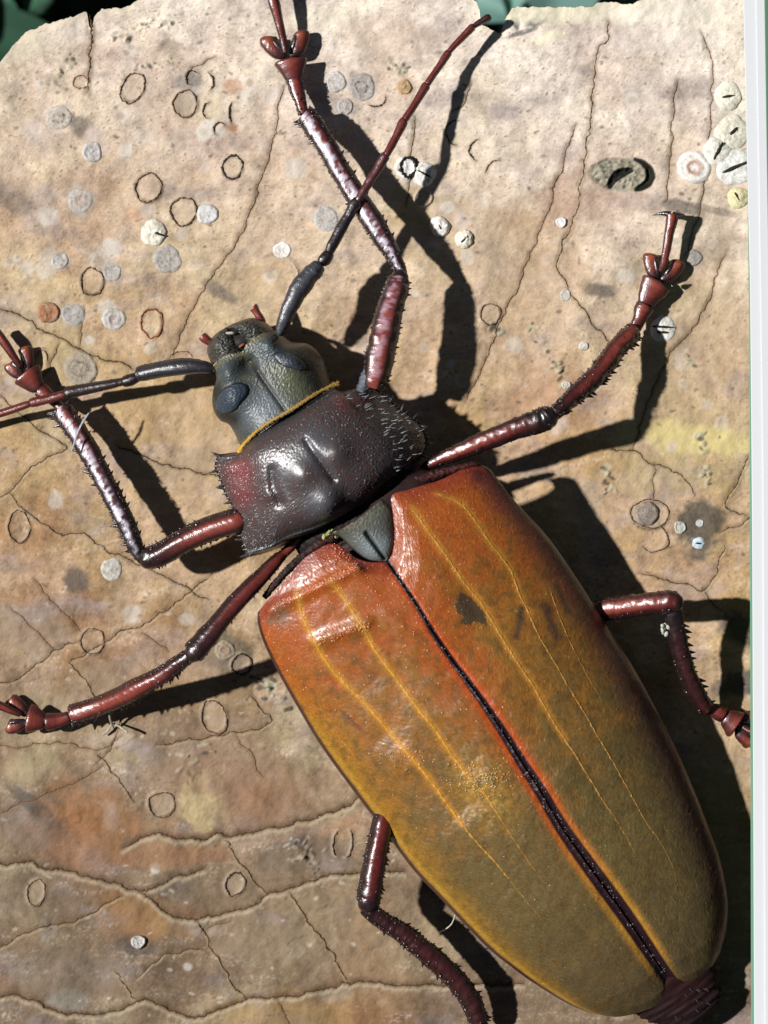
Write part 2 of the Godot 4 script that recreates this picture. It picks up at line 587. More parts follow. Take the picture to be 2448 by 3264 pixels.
func build_leaf() -> void:
	edge_pts = [[-80, 262], [-40, 232], [0, 201], [27, 163], [76, 108], [130, 81], [179, 71], [228, 54], [268, 40], [278, 44], [284, 84], [293, 96], [300, 52], [325, 30], [391, 27], [434, 5], [460, -20], [560, -70], [900, -90], [1400, -70], [1500, -14], [1520, 10], [1531, 36], [1526, 58], [1540, 86], [1596, 106], [1612, 60], [1634, 24], [1700, 22], [1800, 23], [1888, 23], [1905, 10], [1950, 6], [2000, 16], [2050, 0], [2120, -30], [2520, -90]]
	leaf_fields()
	# ---- stains, patches and worn spots that belong to the leaf
	var white := Color(0.62, 0.58, 0.52)
	var greyw := Color(0.42, 0.385, 0.35)
	var dark := Color(0.085, 0.08, 0.075)
	var orange := Color(0.42, 0.17, 0.06)
	var yellow := Color(0.48, 0.35, 0.16)
	for s in [[255, 640, 44, 50, 0.0, greyw, 0.55], [399, 369, 20, 22, 0, white, 0.6], [358, 868, 30, 32, 0, greyw, 0.7], [190, 830, 30, 24, 0.4, white, 0.6], [87, 855, 22, 24, 0, white, 0.4], [187, 374, 46, 34, 0.6, white, 0.55], [110, 420, 30, 24, 0, white, 0.25], [423, 681, 28, 24, 0, Color(0.5, 0.28, 0.16), 0.45], [580, 743, 20, 18, 0, greyw, 0.5], [470, 670, 18, 22, 0, greyw, 0.5], [743, 277, 30, 26, 0, orange, 0.5], [780, 310, 30, 20, 0.3, white, 0.5], [673, 352, 34, 44, 0.3, Color(0.62, 0.52, 0.36), 0.8], [655, 415, 26, 40, 0.5, Color(0.68, 0.64, 0.56), 0.9], [690, 425, 24, 20, 0.5, white, 0.8], [742, 408, 14, 12, 0, orange, 0.8], [600, 265, 42, 36, 0.2, Color(0.16, 0.16, 0.155), 0.75], [591, 331, 38, 42, 0, Color(0.30, 0.27, 0.2), 0.6], [1071, 262, 36, 28, 0.2, white, 0.65], [1155, 275, 46, 40, 0.4, greyw, 0.55], [1288, 277, 22, 30, 0.3, Color(0.55, 0.36, 0.18), 0.7], [1101, 339, 30, 26, 0, greyw, 0.5], [1039, 694, 46, 30, 0.1, greyw, 0.6], [1310, 640, 60, 120, 0.05, yellow, 0.35], [1543, 646, 20, 18, 0, white, 0.5], [1445, 400, 38, 22, -0.6, white, 0.55], [1599, 355, 46, 26, 0.15, Color(0.33, 0.27, 0.27), 0.6], [1996, 879, 26, 22, 0, white, 0.55], [2211, 823, 27, 27, 0, Color(0.33, 0.31, 0.28), 0.8], [2060, 280, 60, 60, 0, greyw, 0.2], [1861, 1103, 14, 13, 0, white, 0.85], [1805, 1227, 15, 15, 0, white, 0.85], [1802, 940, 19, 18, 0, white, 0.6], [233, 1002, 40, 36, 0, greyw, 0.6], [176, 1593, 26, 32, 0.3, white, 0.45], [418, 1960, 30, 26, 0, white, 0.45], [598, 1975, 30, 22, 0, white, 0.4], [494, 2769, 15, 20, 0, white, 0.7], [355, 2601, 24, 44, -0.1, greyw, 0.55], [650, 2960, 60, 30, 0, greyw, 0.25], [1060, 3170, 50, 26, -0.2, greyw, 0.35], [216, 3190, 60, 40, 0, Color(0.30, 0.30, 0.26), 0.5], [600, 3080, 16, 14, 0, white, 0.6], [2255, 1290, 22, 18, 0, white, 0.35], [1880, 1600, 40, 90, 0.1, Color(0.3, 0.26, 0.2), 0.4], [155, 2960, 30, 40, 0, Color(0.3, 0.27, 0.24), 0.4], [430, 2380, 60, 22, 0.3, Color(0.36, 0.32, 0.32), 0.5]]:
		blot(s[0], s[1], s[2], s[3], s[4], s[5], pow(s[6], 0.6), 0.3, 0.35, 0.06, 0.3)
	# dark stains
	for s in [[266, 404, 46, 32, 0.5, dark, 0.45], [45, 640, 70, 40, 0.4, dark, 0.35], [247, 1852, 40, 46, 0.3, dark, 0.75], [716, 2085, 90, 60, 0.2, Color(0.10, 0.11, 0.085), 0.55], [1916, 926, 52, 24, 0.1, dark, 0.7], [2234, 1680, 78, 96, 0.15, Color(0.07, 0.07, 0.065), 0.88], [2170, 660, 62, 22, 0.25, dark, 0.6], [2270, 668, 90, 12, 0.25, dark, 0.3], [442, 3010, 74, 38, 0.15, dark, 0.6], [125, 2585, 150, 26, 0.75, dark, 0.55], [2380, 2010, 90, 50, 0.2, Color(0.10, 0.10, 0.10), 0.8], [2360, 2180, 90, 40, -0.3, Color(0.09, 0.09, 0.09), 0.8], [1642, 60, 12, 40, -0.2, Color(0.06, 0.065, 0.07), 0.95], [1622, 34, 34, 12, 0.05, Color(0.06, 0.065, 0.07), 0.95], [1716, 62, 44, 20, -0.5, Color(0.07, 0.075, 0.085), 0.9], [1660, 105, 60, 9, -0.3, dark, 0.7], [700, 930, 60, 22, 0.5, Color(0.18, 0.15, 0.14), 0.5], [60, 1300, 30, 60, 0.3, dark, 0.15], [560, 2830, 60, 50, 0.2, dark, 0.25], [930, 2720, 110, 50, -0.2, dark, 0.25], [1000, 2690, 90, 26, -0.1, dark, 0.25]]:
		blot(s[0], s[1], s[2], s[3], s[4], s[5].darkened(0.35), pow(s[6], 0.6), 0.3, 0.3, -0.02, 0.12)
	# large tinted areas
	for s in [[300, 2590, 150, 90, 0.4, Color(0.33, 0.15, 0.06), 0.6], [220, 2700, 200, 60, 0.3, Color(0.30, 0.16, 0.09), 0.5], [480, 2700, 190, 60, -0.1, Color(0.30, 0.15, 0.07), 0.55], [850, 2550, 170, 90, 0.0, Color(0.27, 0.15, 0.085), 0.6], [635, 2560, 62, 112, -0.1, Color(0.46, 0.36, 0.20), 0.8], [440, 2930, 110, 70, 0.3, Color(0.34, 0.18, 0.07), 0.6], [560, 2960, 80, 30, 0.3, Color(0.32, 0.2, 0.09), 0.5], [900, 3230, 260, 60, 0.0, Color(0.40, 0.25, 0.09), 0.55], [1100, 2640, 90, 26, -0.3, Color(0.32, 0.15, 0.07), 0.5], [640, 2400, 240, 110, 0.0, Color(0.27, 0.19, 0.13), 0.5], [1120, 3000, 260, 160, 0.2, Color(0.33, 0.25, 0.15), 0.55], [1550, 820, 260, 180, 0.2, Color(0.48, 0.34, 0.19), 0.5], [1800, 650, 70, 90, 0.2, Color(0.36, 0.2, 0.13), 0.5], [1950, 620, 120, 60, 0, Color(0.38, 0.25, 0.18), 0.4], [2200, 1100, 160, 300, 0.2, Color(0.40, 0.28, 0.15), 0.5], [1750, 1280, 150, 120, 0.3, Color(0.42, 0.24, 0.15), 0.4], [2190, 1400, 210, 44, 0.08, Color(0.62, 0.52, 0.23), 1.0], [2100, 1500, 160, 80, 0.1, Color(0.42, 0.34, 0.17), 0.6], [1250, 120, 160, 60, 0.2, Color(0.5, 0.36, 0.26), 0.5], [2300, 2450, 60, 200, 0, Color(0.42, 0.32, 0.18), 0.5], [1000, 60, 130, 26, -0.1, Color(0.68, 0.62, 0.48), 0.6], [2100, 130, 240, 40, 0.0, Color(0.6, 0.53, 0.48), 0.5], [1800, 40, 240, 34, 0.0, Color(0.80, 0.74, 0.55), 0.9], [1760, 112, 60, 16, -0.3, Color(0.82, 0.77, 0.55), 0.9], [2150, 40, 260, 40, 0.05, Color(0.76, 0.70, 0.58), 0.7], [160, 120, 190, 26, -0.45, Color(0.62, 0.56, 0.45), 0.6], [150, 1180, 140, 120, 0, Color(0.44, 0.36, 0.22), 0.6], [760, 1400, 400, 240, 0, Color(0.46, 0.34, 0.185), 0.5], [850, 870, 70, 80, 0.2, Color(0.52, 0.37, 0.21), 0.5]]:
		blot(s[0], s[1], s[2], s[3], s[4], s[5], s[6], 0.5, 0.5, 0.0, 0.2)
	for i in 85:
		var u := rng.randf_range(20, 1500) if i < 60 else rng.randf_range(1300, 2360)
		var v := rng.randf_range(150, 1250) if i < 60 else rng.randf_range(60, 1500)
		var r := rng.randf_range(10, 34)
		var c2 := white if rng.randf() < 0.6 else Color(0.56, 0.46, 0.40)
		blot(u, v, r, r * rng.randf_range(0.7, 1.1), rng.randf() * 3.0, c2, rng.randf_range(0.35, 0.85), 0.25, 0.35, 0.04, 0.25)
		if i % 3 == 0:
			blot(u + 3, v - 2, r * 0.55, r * 0.5, 0.0, Color(0.38, 0.29, 0.20), 0.6, 0.3, 0.3)
	# thin flakes that lift off the surface
	for i in 150:
		var u := rng.randf_range(0, 2380)
		var v := rng.randf_range(40, 3264) if i < 60 else rng.randf_range(1900, 3264)
		var t := rng.randf_range(0.8, 1.25)
		var k := clampi(int((v - V0) / GN), 0, NY - 1) * NX + clampi(int((u - U0) / GN), 0, NX - 1)
		var c3 := LC[k]
		blot(u, v, rng.randf_range(12, 60), rng.randf_range(6, 24), rng.randf_range(-0.4, 0.3), Color(c3.r * t, c3.g * t, c3.b * t), 0.7, 0.06, 0.5, rng.randf_range(0.06, 0.22) * (1.0 if rng.randf() < 0.6 else -1.0), 0.2)
	# small dark specks and scabs scattered at random
	for i in 1100:
		var u := rng.randf_range(0, 2380)
		var v := rng.randf_range(30, 3264)
		blot(u, v, rng.randf_range(3, 10), rng.randf_range(2.5, 6), rng.randf_range(-0.6, 0.6), Color(0.12, 0.085, 0.06) if rng.randf() < 0.6 else Color(0.55, 0.48, 0.38), rng.randf_range(0.3, 0.75), 0.5, 0.4, rng.randf_range(-0.05, 0.08))
	# crusts: streaks of lifted grey-green flakes
	for s in [[1690, 1040, 1820, 1240, 24, 30], [2175, 1120, 2215, 1170, 14, 12], [2230, 1380, 2255, 1550, 16, 18], [1930, 1480, 1945, 1570, 16, 16], [820, 2150, 900, 2240, 40, 34], [940, 2700, 1010, 2770, 46, 40], [170, 260, 240, 190, 18, 14], [430, 215, 550, 200, 12, 16], [1230, 190, 1300, 230, 26, 24], [330, 130, 560, 70, 40, 26], [570, 2470, 690, 2360, 40, 16], [1540, 1020, 1600, 1060, 16, 18]]:
		for i in int(s[5]):
			var t := rng.randf()
			blot(lerpf(s[0], s[2], t) + rng.randfn(0, s[4] * 0.5), lerpf(s[1], s[3], t) + rng.randfn(0, s[4] * 0.4), rng.randf_range(4, 13), rng.randf_range(3, 8), rng.randf_range(-1, 1), Color(0.42, 0.38, 0.27) if i % 3 else Color(0.09, 0.075, 0.055), 0.85, 0.4, 0.4, rng.randf_range(-0.1, 0.3))
	# the grainy oval scar with a raised lip
	blot(1980, 556, 96, 50, 0.08, Color(0.30, 0.27, 0.20), 0.95, 0.12, 0.08, -0.5)
	for i in 260:
		var a := rng.randf() * TAU
		var r := sqrt(rng.randf())
		blot(1980 + cos(a) * r * 88, 556 + sin(a) * r * 44, rng.randf_range(3, 6), rng.randf_range(3, 6), 0, Color(0.42, 0.38, 0.28) if rng.randf() < 0.6 else Color(0.10, 0.10, 0.085), 0.8, 0.5, 0.1, rng.randf_range(0.0, 0.2))
	for q in [[[1944, 596, 7], [1950, 578, 12], [1964, 562, 15], [1984, 550, 15], [2004, 543, 11], [2016, 543, 6]], [[2024, 508, 6], [2050, 519, 10], [2070, 540, 13], [2076, 562, 14], [2066, 584, 13], [2046, 598, 10], [2024, 606, 6]]]:
		for k in q.size() - 1:
			for t in 6:
				var x := t / 6.0
				blot(lerpf(q[k][0], q[k + 1][0], x), lerpf(q[k][1], q[k + 1][1], x), lerpf(q[k][2], q[k + 1][2], x), lerpf(q[k][2], q[k + 1][2], x), 0.0, Color(0.012, 0.012, 0.010), 0.9, 0.3, 0.1, -0.12)
	# patches that end along a crack, each with a tone of its own
	for s in [[635, 2560, 50, 108, -0.12, Color(0.50, 0.39, 0.21), 0.9], [560, 2730, 170, 34, -0.1, Color(0.27, 0.14, 0.075), 0.6], [720, 2850, 150, 50, -0.05, Color(0.20, 0.145, 0.09), 0.7], [1000, 2720, 150, 46, -0.25, Color(0.19, 0.135, 0.09), 0.7], [820, 2990, 150, 90, 0.1, Color(0.27, 0.21, 0.135), 0.6], [1000, 2520, 130, 60, -0.3, Color(0.25, 0.155, 0.10), 0.6], [110, 2860, 150, 70, 0.2, Color(0.18, 0.125, 0.085), 0.65], [200, 3090, 190, 80, 0.0, Color(0.21, 0.165, 0.12), 0.6], [70, 2650, 90, 60, 0.5, Color(0.22, 0.17, 0.13), 0.6], [110, 2450, 100, 50, -0.3, Color(0.34, 0.27, 0.16), 0.6], [680, 2480, 150, 60, 0.1, Color(0.26, 0.155, 0.10), 0.6], [130, 2260, 140, 60, 0.1, Color(0.36, 0.29, 0.18), 0.5], [330, 2180, 160, 70, -0.4, Color(0.33, 0.25, 0.175), 0.5], [100, 2010, 120, 90, 0.2, Color(0.30, 0.25, 0.19), 0.5], [620, 2110, 120, 60, 0.1, Color(0.32, 0.22, 0.15), 0.5]]:
		blot(s[0], s[1], s[2], s[3], s[4], s[5], s[6], 0.14, 0.35, 0.0, 0.25)
	# ---- the network of veins and cracks
	var veins := [
		[3.2, [1937, 66, 1935, 128, 1908, 146, 1902, 204, 1886, 337, 1871, 450, 1856, 552, 1838, 675, 1797, 767, 1781, 844, 1794, 885, 1812, 919, 1874, 1009, 1944, 1099]],
		[3.0, [1835, 394, 1799, 506, 1764, 613, 1718, 741, 1677, 838, 1646, 926, 1604, 1002, 1556, 1127, 1521, 1210, 1483, 1279]],
		[2.6, [2155, 256, 2147, 358, 2137, 511, 2121, 649]],
		[2.4, [2239, 102, 2267, 194, 2265, 358, 2244, 588, 2224, 685, 2188, 818]],
		[2.6, [2316, 813, 2290, 864, 2248, 988, 2193, 1058, 2144, 1120, 2082, 1238, 2044, 1348, 2020, 1438]],
		[3.2, [1930, 1436, 2020, 1438, 2061, 1466, 2089, 1480, 2179, 1521, 2213, 1583]],
		[2.6, [2089, 1480, 2085, 1540, 2082, 1604]],
		[3.4, [2386, 1452, 2338, 1556, 2317, 1618, 2386, 1642]],
		[3.4, [2420, 1640, 2359, 1670, 2296, 1700]],
		[3.4, [2316, 1731, 2285, 1802, 2249, 1884, 2188, 1858, 2111, 1848, 2040, 1825]],
		[3.2, [2249, 1884, 2265, 1915, 2300, 1950]],
		[2.8, [903, 282, 881, 380, 860, 488, 833, 570, 800, 667, 776, 727, 705, 841, 651, 915, 613, 991, 580, 1045, 564, 1100, 542, 1148]],
		[2.4, [1321, 369, 1313, 461, 1305, 570, 1296, 656]],
		[5.0, [285, 50, 296, 103, 288, 179, 282, 244, 279, 293]],
		[4.0, [-40, 965, 0, 977, 65, 1007, 130, 1051, 190, 1078, 271, 1121, 325, 1143, 380, 1159, 429, 1180]],
		[4.0, [370, 1412, 401, 1430, 488, 1468, 597, 1496, 700, 1525]],
		[3.2, [0, 1262, 43, 1300, 114, 1360, 179, 1403, 217, 1425, 163, 1452, 81, 1506, 38, 1561, -20, 1600]],
		[3.2, [27, 1572, 81, 1626, 152, 1680, 206, 1707, 260, 1696, 304, 1727, 347, 1760, 407, 1781, 450, 1803, 499, 1825, 570, 1857, 624, 1890, 667, 1911]],
		[2.6, [190, 1094, 168, 1143, 136, 1203]],
		[2.0, [266, 980, 266, 1029, 252, 1100]],
		[3.4, [667, 1836, 575, 1911, 505, 1960, 434, 2004, 374, 2015, 326, 2053, 271, 2080, 222, 2107, 260, 2156, 293, 2199, 304, 2242]],
		[3.4, [250, 2047, 179, 2074, 125, 2112, 49, 2164, -20, 2186]],
		[2.2, [108, 1846, 184, 1939, 260, 2010]],
		[2.2, [30, 1930, 76, 1971, 174, 2074]],
		[2.2, [450, 2015, 490, 2040, 537, 2080]],
		[2.6, [-20, 2378, 81, 2378, 195, 2367, 293, 2389, 347, 2378, 391, 2340]],
		[3.4, [500, 2376, 548, 2373, 613, 2356, 705, 2340, 770, 2335, 863, 2302, 830, 2260, 803, 2221]],
		[2.6, [749, 2346, 775, 2380, 803, 2411, 815, 2450, 840, 2475]],
		[3.2, [304, 2405, 369, 2476, 429, 2557]],
		[3.0, [326, 2443, 217, 2503, 108, 2546, 33, 2574, -20, 2596]],
		[7.0, [391, 2709, 445, 2671, 515, 2660, 597, 2674, 651, 2677, 694, 2658, 760, 2666, 825, 2644, 908, 2633, 1001, 2606, 1082, 2579, 1147, 2544]],
		[6.5, [-20, 2750, 33, 2753, 98, 2747, 136, 2769, 217, 2774, 298, 2801, 380, 2815, 401, 2834, 456, 2839, 505, 2823, 542, 2801, 597, 2785, 651, 2769]],
		[6.0, [450, 2842, 515, 2899, 570, 2926, 629, 2932, 705, 2910, 814, 2883, 852, 2850, 919, 2834, 995, 2804, 1071, 2788, 1147, 2780, 1288, 2777]],
		[3.4, [711, 2677, 760, 2736, 808, 2801, 852, 2850]],
		[4.0, [629, 2936, 678, 3024, 732, 3116, 781, 3187]],
		[4.0, [-20, 3026, 108, 2964, 239, 2934, 326, 2888, 391, 2856]],
		[6.0, [-20, 3181, 38, 3170, 108, 3192, 217, 3230, 326, 3230, 434, 3197, 477, 3187, 559, 3225, 624, 3246, 705, 3219, 781, 3187, 881, 3181, 963, 3170, 1044, 3149, 1109, 3130, 1196, 3132, 1288, 3141, 1424, 3138, 1668, 3138]],
		[4.0, [925, 2846, 979, 2932, 1044, 3018, 1109, 3126]],
		[3.2, [363, 3089, 401, 3143, 434, 3192]],
		[3.2, [439, 3111, 510, 3056, 542, 3040, 646, 3024]],
		[2.6, [651, 2962, 690, 2950, 730, 2942]],
		[2.4, [888, 3190, 905, 3230, 930, 3290]],
		[2.2, [1500, 260, 1480, 330, 1440, 350]],
		[2.2, [380, 2330, 345, 2395, 300, 2440]],
		[2.2, [1180, 700, 1130, 640, 1090, 560]],
		[2.0, [590, 240, 620, 210, 690, 180]],
		[2.2, [1300, 2950, 1380, 3030, 1420, 3130]],
	]
	var drawn := []
	for q in veins:
		var pts := resample(v2s(q[1]), int(plen(v2s(q[1])) / 5.0))
		var w: float = q[0]
		var wig := PackedVector2Array()
		for p in pts:
			wig.append(p + Vector2(fn.get_noise_2d(p.x * 0.7, p.y * 0.7), fn.get_noise_2d(p.x * 0.7 + 300.0, p.y * 0.7)) * 9.0 + Vector2(fn.get_noise_2d(p.x * 3.0, p.y * 3.0), fn.get_noise_2d(p.x * 3.0 + 90.0, p.y * 3.0)) * (0.6 + w * 0.5))
		groove(wig, w * 1.6 + 3.0, Color(0.17, 0.105, 0.055), 0.55, -0.10)
		if w >= 5.0:
			groove(wig, w * 0.7 + 3.0, Color(0.46, 0.38, 0.26), 0.6, 0.20, 2.0, w + 7.0)
			groove(wig, w * 1.2, Color(0.10, 0.065, 0.04), 0.55, 0.05, -1.0, -5.0)
		elif w > 3.0:
			groove(wig, 4.5, Color(0.48, 0.38, 0.24), 0.35, 0.14, 2.0, w + 5.0)
		drawn.append([wig, w])
	# ring-shaped scars: u, v, radii, turn, width, colour choice, arc
	var scars := [[424, 279, 36, 48, 0.5, 4.5, 0], [472, 599, 43, 46, 0, 4.5, 0], [585, 673, 41, 46, 0.2, 5, 0], [740, 534, 31, 36, 0.3, 6.5, 1], [293, 896, 37, 43, 0.1, 4, 0], [591, 331, 38, 42, 0, 4, 0], [483, 1029, 33, 48, 0, 6, 2], [62, 1680, 35, 50, 0, 3.2, 0], [293, 2047, 38, 40, 0, 2.8, 0], [684, 2286, 40, 52, -0.3, 4.2, 0], [770, 2118, 30, 34, 0.2, 5.5, 1], [515, 2563, 42, 38, 0, 4, 0], [751, 2818, 30, 40, 0.4, 5, 1], [117, 2845, 28, 42, 0.2, 3, 0], [1562, 1002, 33, 34, 0, 3.0, 0], [1456, 423, 34, 40, 0, 4, 1, 1.6, 4.9], [1530, 480, 34, 36, 0, 5, 1, 2.0, 4.6], [1590, 560, 44, 50, 0, 3, 0, 3.3, 4.8], [133, 1143, 17, 26, 0, 3, 0, 3.4, 6.6], [580, 1140, 32, 18, 0, 3.5, 2, 3.3, 6.2], [1195, 310, 36, 30, 0.4, 5, 1, -0.6, 1.9], [672, 352, 24, 26, 0, 5, 1, 1.8, 4.6], [700, 412, 20, 22, 0, 5, 1, 2.2, 5.8], [655, 262, 26, 34, 0, 5, 1, -1.3, 0.9], [618, 250, 28, 22, 0.5, 6, 1, 1.4, 4.9], [743, 360, 12, 34, 0, 5, 1, 2.0, 4.4], [2068, 1640, 62, 46, 0.1, 3.5, 0], [2080, 1715, 48, 44, 0, 4, 0, -1.2, 2.4], [1105, 2690, 20, 46, 0.08, 4, 1, -1.2, 1.6], [1082, 2690, 18, 44, 0.08, 3.5, 1, 1.8, 4.4], [880, 880, 74, 70, 0, 2.4, 3, 4.2, 6.6], [258, 262, 24, 20, 0, 3, 2], [258, 1175, 50, 52, 0, 3, 0, -1.0, 1.2]]
	for r in scars:
		var rp := PackedVector2Array()
		var a0: float = r[7] if r.size() > 7 else 0.0
		var a1: float = r[8] if r.size() > 7 else TAU
		for k in 41:
			var t := lerpf(a0, a1, k / 40.0)
			rp.append(Vector2(r[0], r[1]) + Vector2(cos(t) * r[2], sin(t) * r[3]).rotated(r[4]))
		groove(rp, 6.0, Color(0.20, 0.12, 0.07), 0.55, 0.08)
		groove(rp, 5.0, Color(0.52, 0.44, 0.33), 0.4, 0.05, -5.0, -4.0)
		if r.size() <= 7:
			var rim_shade := PackedVector2Array()  # shadow of the raised rim, painted as a dark arc
			var s0 := rng.randf_range(-0.8, 0.2)
			for k in 21:
				var t := s0 + rng.randf_range(1.6, 2.4) * k / 20.0
				rim_shade.append(Vector2(r[0], r[1]) + Vector2(cos(t) * r[2], sin(t) * r[3]).rotated(r[4]))
			groove(rim_shade, rng.randf_range(3.5, 6.0), Color(0.07, 0.045, 0.03), 0.75, 0.05)
			for k in rng.randi_range(2, 5):
				var t := rng.randf() * TAU
				blot(r[0] + cos(t) * r[2], r[1] + sin(t) * r[3], rng.randf_range(5, 12), rng.randf_range(4, 8), t, LC[int((r[1] - V0) / GN) * NX + int((r[0] - U0) / GN)] * rng.randf_range(0.6, 1.2), 0.8, 0.3, 0.4, rng.randf_range(-0.1, 0.15))
			blot(r[0], r[1], r[2] * 0.8, r[3] * 0.8, r[4], Color(0.46, 0.35, 0.24), 0.35, 0.4, 0.3, -0.04)
	# ---- the blade mesh: vertices above the torn edge are pulled down onto it
	var acc := Acc.new()
	var ey := PackedFloat32Array()
	for i in NX:
		ey.append(leaf_edge(U0 + i * GN))
	for j in NY:
		for i in NX:
			var k := j * NX + i
			var u := U0 + i * GN
			var v := maxf(V0 + j * GN, ey[i])
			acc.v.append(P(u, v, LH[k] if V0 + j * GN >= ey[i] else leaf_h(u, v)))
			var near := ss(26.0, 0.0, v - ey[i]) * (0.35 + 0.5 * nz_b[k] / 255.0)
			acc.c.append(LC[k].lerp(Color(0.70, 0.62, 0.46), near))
			acc.uv.append(Vector2(i, j))
	for j in NY - 1:
		for i in NX - 1:
			var k := j * NX + i
			if V0 + (j + 1) * GN <= minf(ey[i], ey[i + 1]):
				continue
			acc.ix.append_array([k, k + 1, k + NX, k + 1, k + NX + 1, k + NX])
	# thickness at the torn edge
	var b0 := acc.v.size()
	for i in NX:
		var u := U0 + i * GN
		for s in 3:
			acc.v.append(P(u, ey[i] + [0.0, -1.0, 14.0][s], leaf_h(u, ey[i]) - [0.0, 0.5, 0.9][s]))
			acc.c.append(Color(0.40, 0.33, 0.22))
			acc.uv.append(Vector2.ZERO)
	acc.grid_faces(b0, NX, 3, true)
	# the rest of the blade outside the picture: it bends down to the ground on three sides
	var loop := []
	for k in 76:
		loop.append([Vector2(U0, 300.0 + k * (NY * GN + V0 - 300.0) / 75.0), Vector2(-1, 0)])
	for k in range(1, 12):
		var a := PI / 2 * k / 12.0
		loop.append([Vector2(U0, V0 + (NY - 1) * GN), Vector2(-cos(a), sin(a))])
	for k in 60:
		loop.append([Vector2(U0 + k * (NX - 1) * GN / 59.0, V0 + (NY - 1) * GN), Vector2(0, 1)])
	for k in range(1, 12):
		var a := PI / 2 * k / 12.0
		loop.append([Vector2(U0 + (NX - 1) * GN, V0 + (NY - 1) * GN), Vector2(sin(a), cos(a))])
	for k in 80:
		loop.append([Vector2(U0 + (NX - 1) * GN, lerpf(V0 + (NY - 1) * GN, -80.0, k / 79.0)), Vector2(1, 0)])
	b0 = acc.v.size()
	for q in loop:
		for s in 25:
			var d := s * 28.0
			var p: Vector2 = q[0] - q[1] * 6.0 + q[1] * d
			var drop := -0.15 - 46.0 * pow(s / 24.0, 2.2) + 3.0 * fn.get_noise_2d(p.x * 0.12, p.y * 0.12) * s / 24.0
			acc.v.append(P(p.x, p.y, leaf_h(p.x, p.y) + drop))
			var m := 0.95 + 0.35 * fn.get_noise_2d(p.x * 0.3, p.y * 0.3) + 0.25 * fn.get_noise_2d(p.x * 1.1, p.y * 0.6) + rng.randf_range(-0.1, 0.1)
			var bk := clampi(int((q[0].y - V0) / GN), 0, NY - 1) * NX + clampi(int((q[0].x - U0) / GN), 0, NX - 1)
			var bc := LC[bk].lerp(Color(0.30, 0.21, 0.135), 0.35 + 0.4 * minf(1.0, s / 6.0))
			acc.c.append(Color(bc.r * m, bc.g * m, bc.b * m))
			acc.uv.append(Vector2.ZERO)
	acc.grid_faces(b0, loop.size(), 25, false)
	var leaf := thing("dead_leaf", "huge dry tan leaf with brown veins and torn pale upper edge, under the beetle", "leaf")
	var lm := mat(0.72, 0.32)
	bump(lm, noise_tex(31, 0.09, 4), 0.03, 40.0)
	obj("blade", one(acc, lm), leaf)
	var vm := mat(0.8, 0.25)
	for d in drawn:
		obj("vein", one(ribbon(d[0], d[1] * 0.82, 0.10, Color(0.105, 0.062, 0.034) if d[1] > 3.0 else Color(0.15, 0.09, 0.05), 0.02, leaf_h), vm), leaf)
	# ring-shaped scars: u, v, radii, turn, width, colour choice, arc
	var rc := [Color(0.12, 0.07, 0.04), Color(0.06, 0.045, 0.035), Color(0.30, 0.10, 0.04), Color(0.55, 0.5, 0.42)]
	for r in scars:
		obj("ring_scar", one(ring(r[0], r[1], r[2], r[3], r[4], r[5] * 0.8, 0.14, rc[r[6]], 0.09, r[7] if r.size() > 7 else 0.0, r[8] if r.size() > 7 else TAU), vm), leaf)

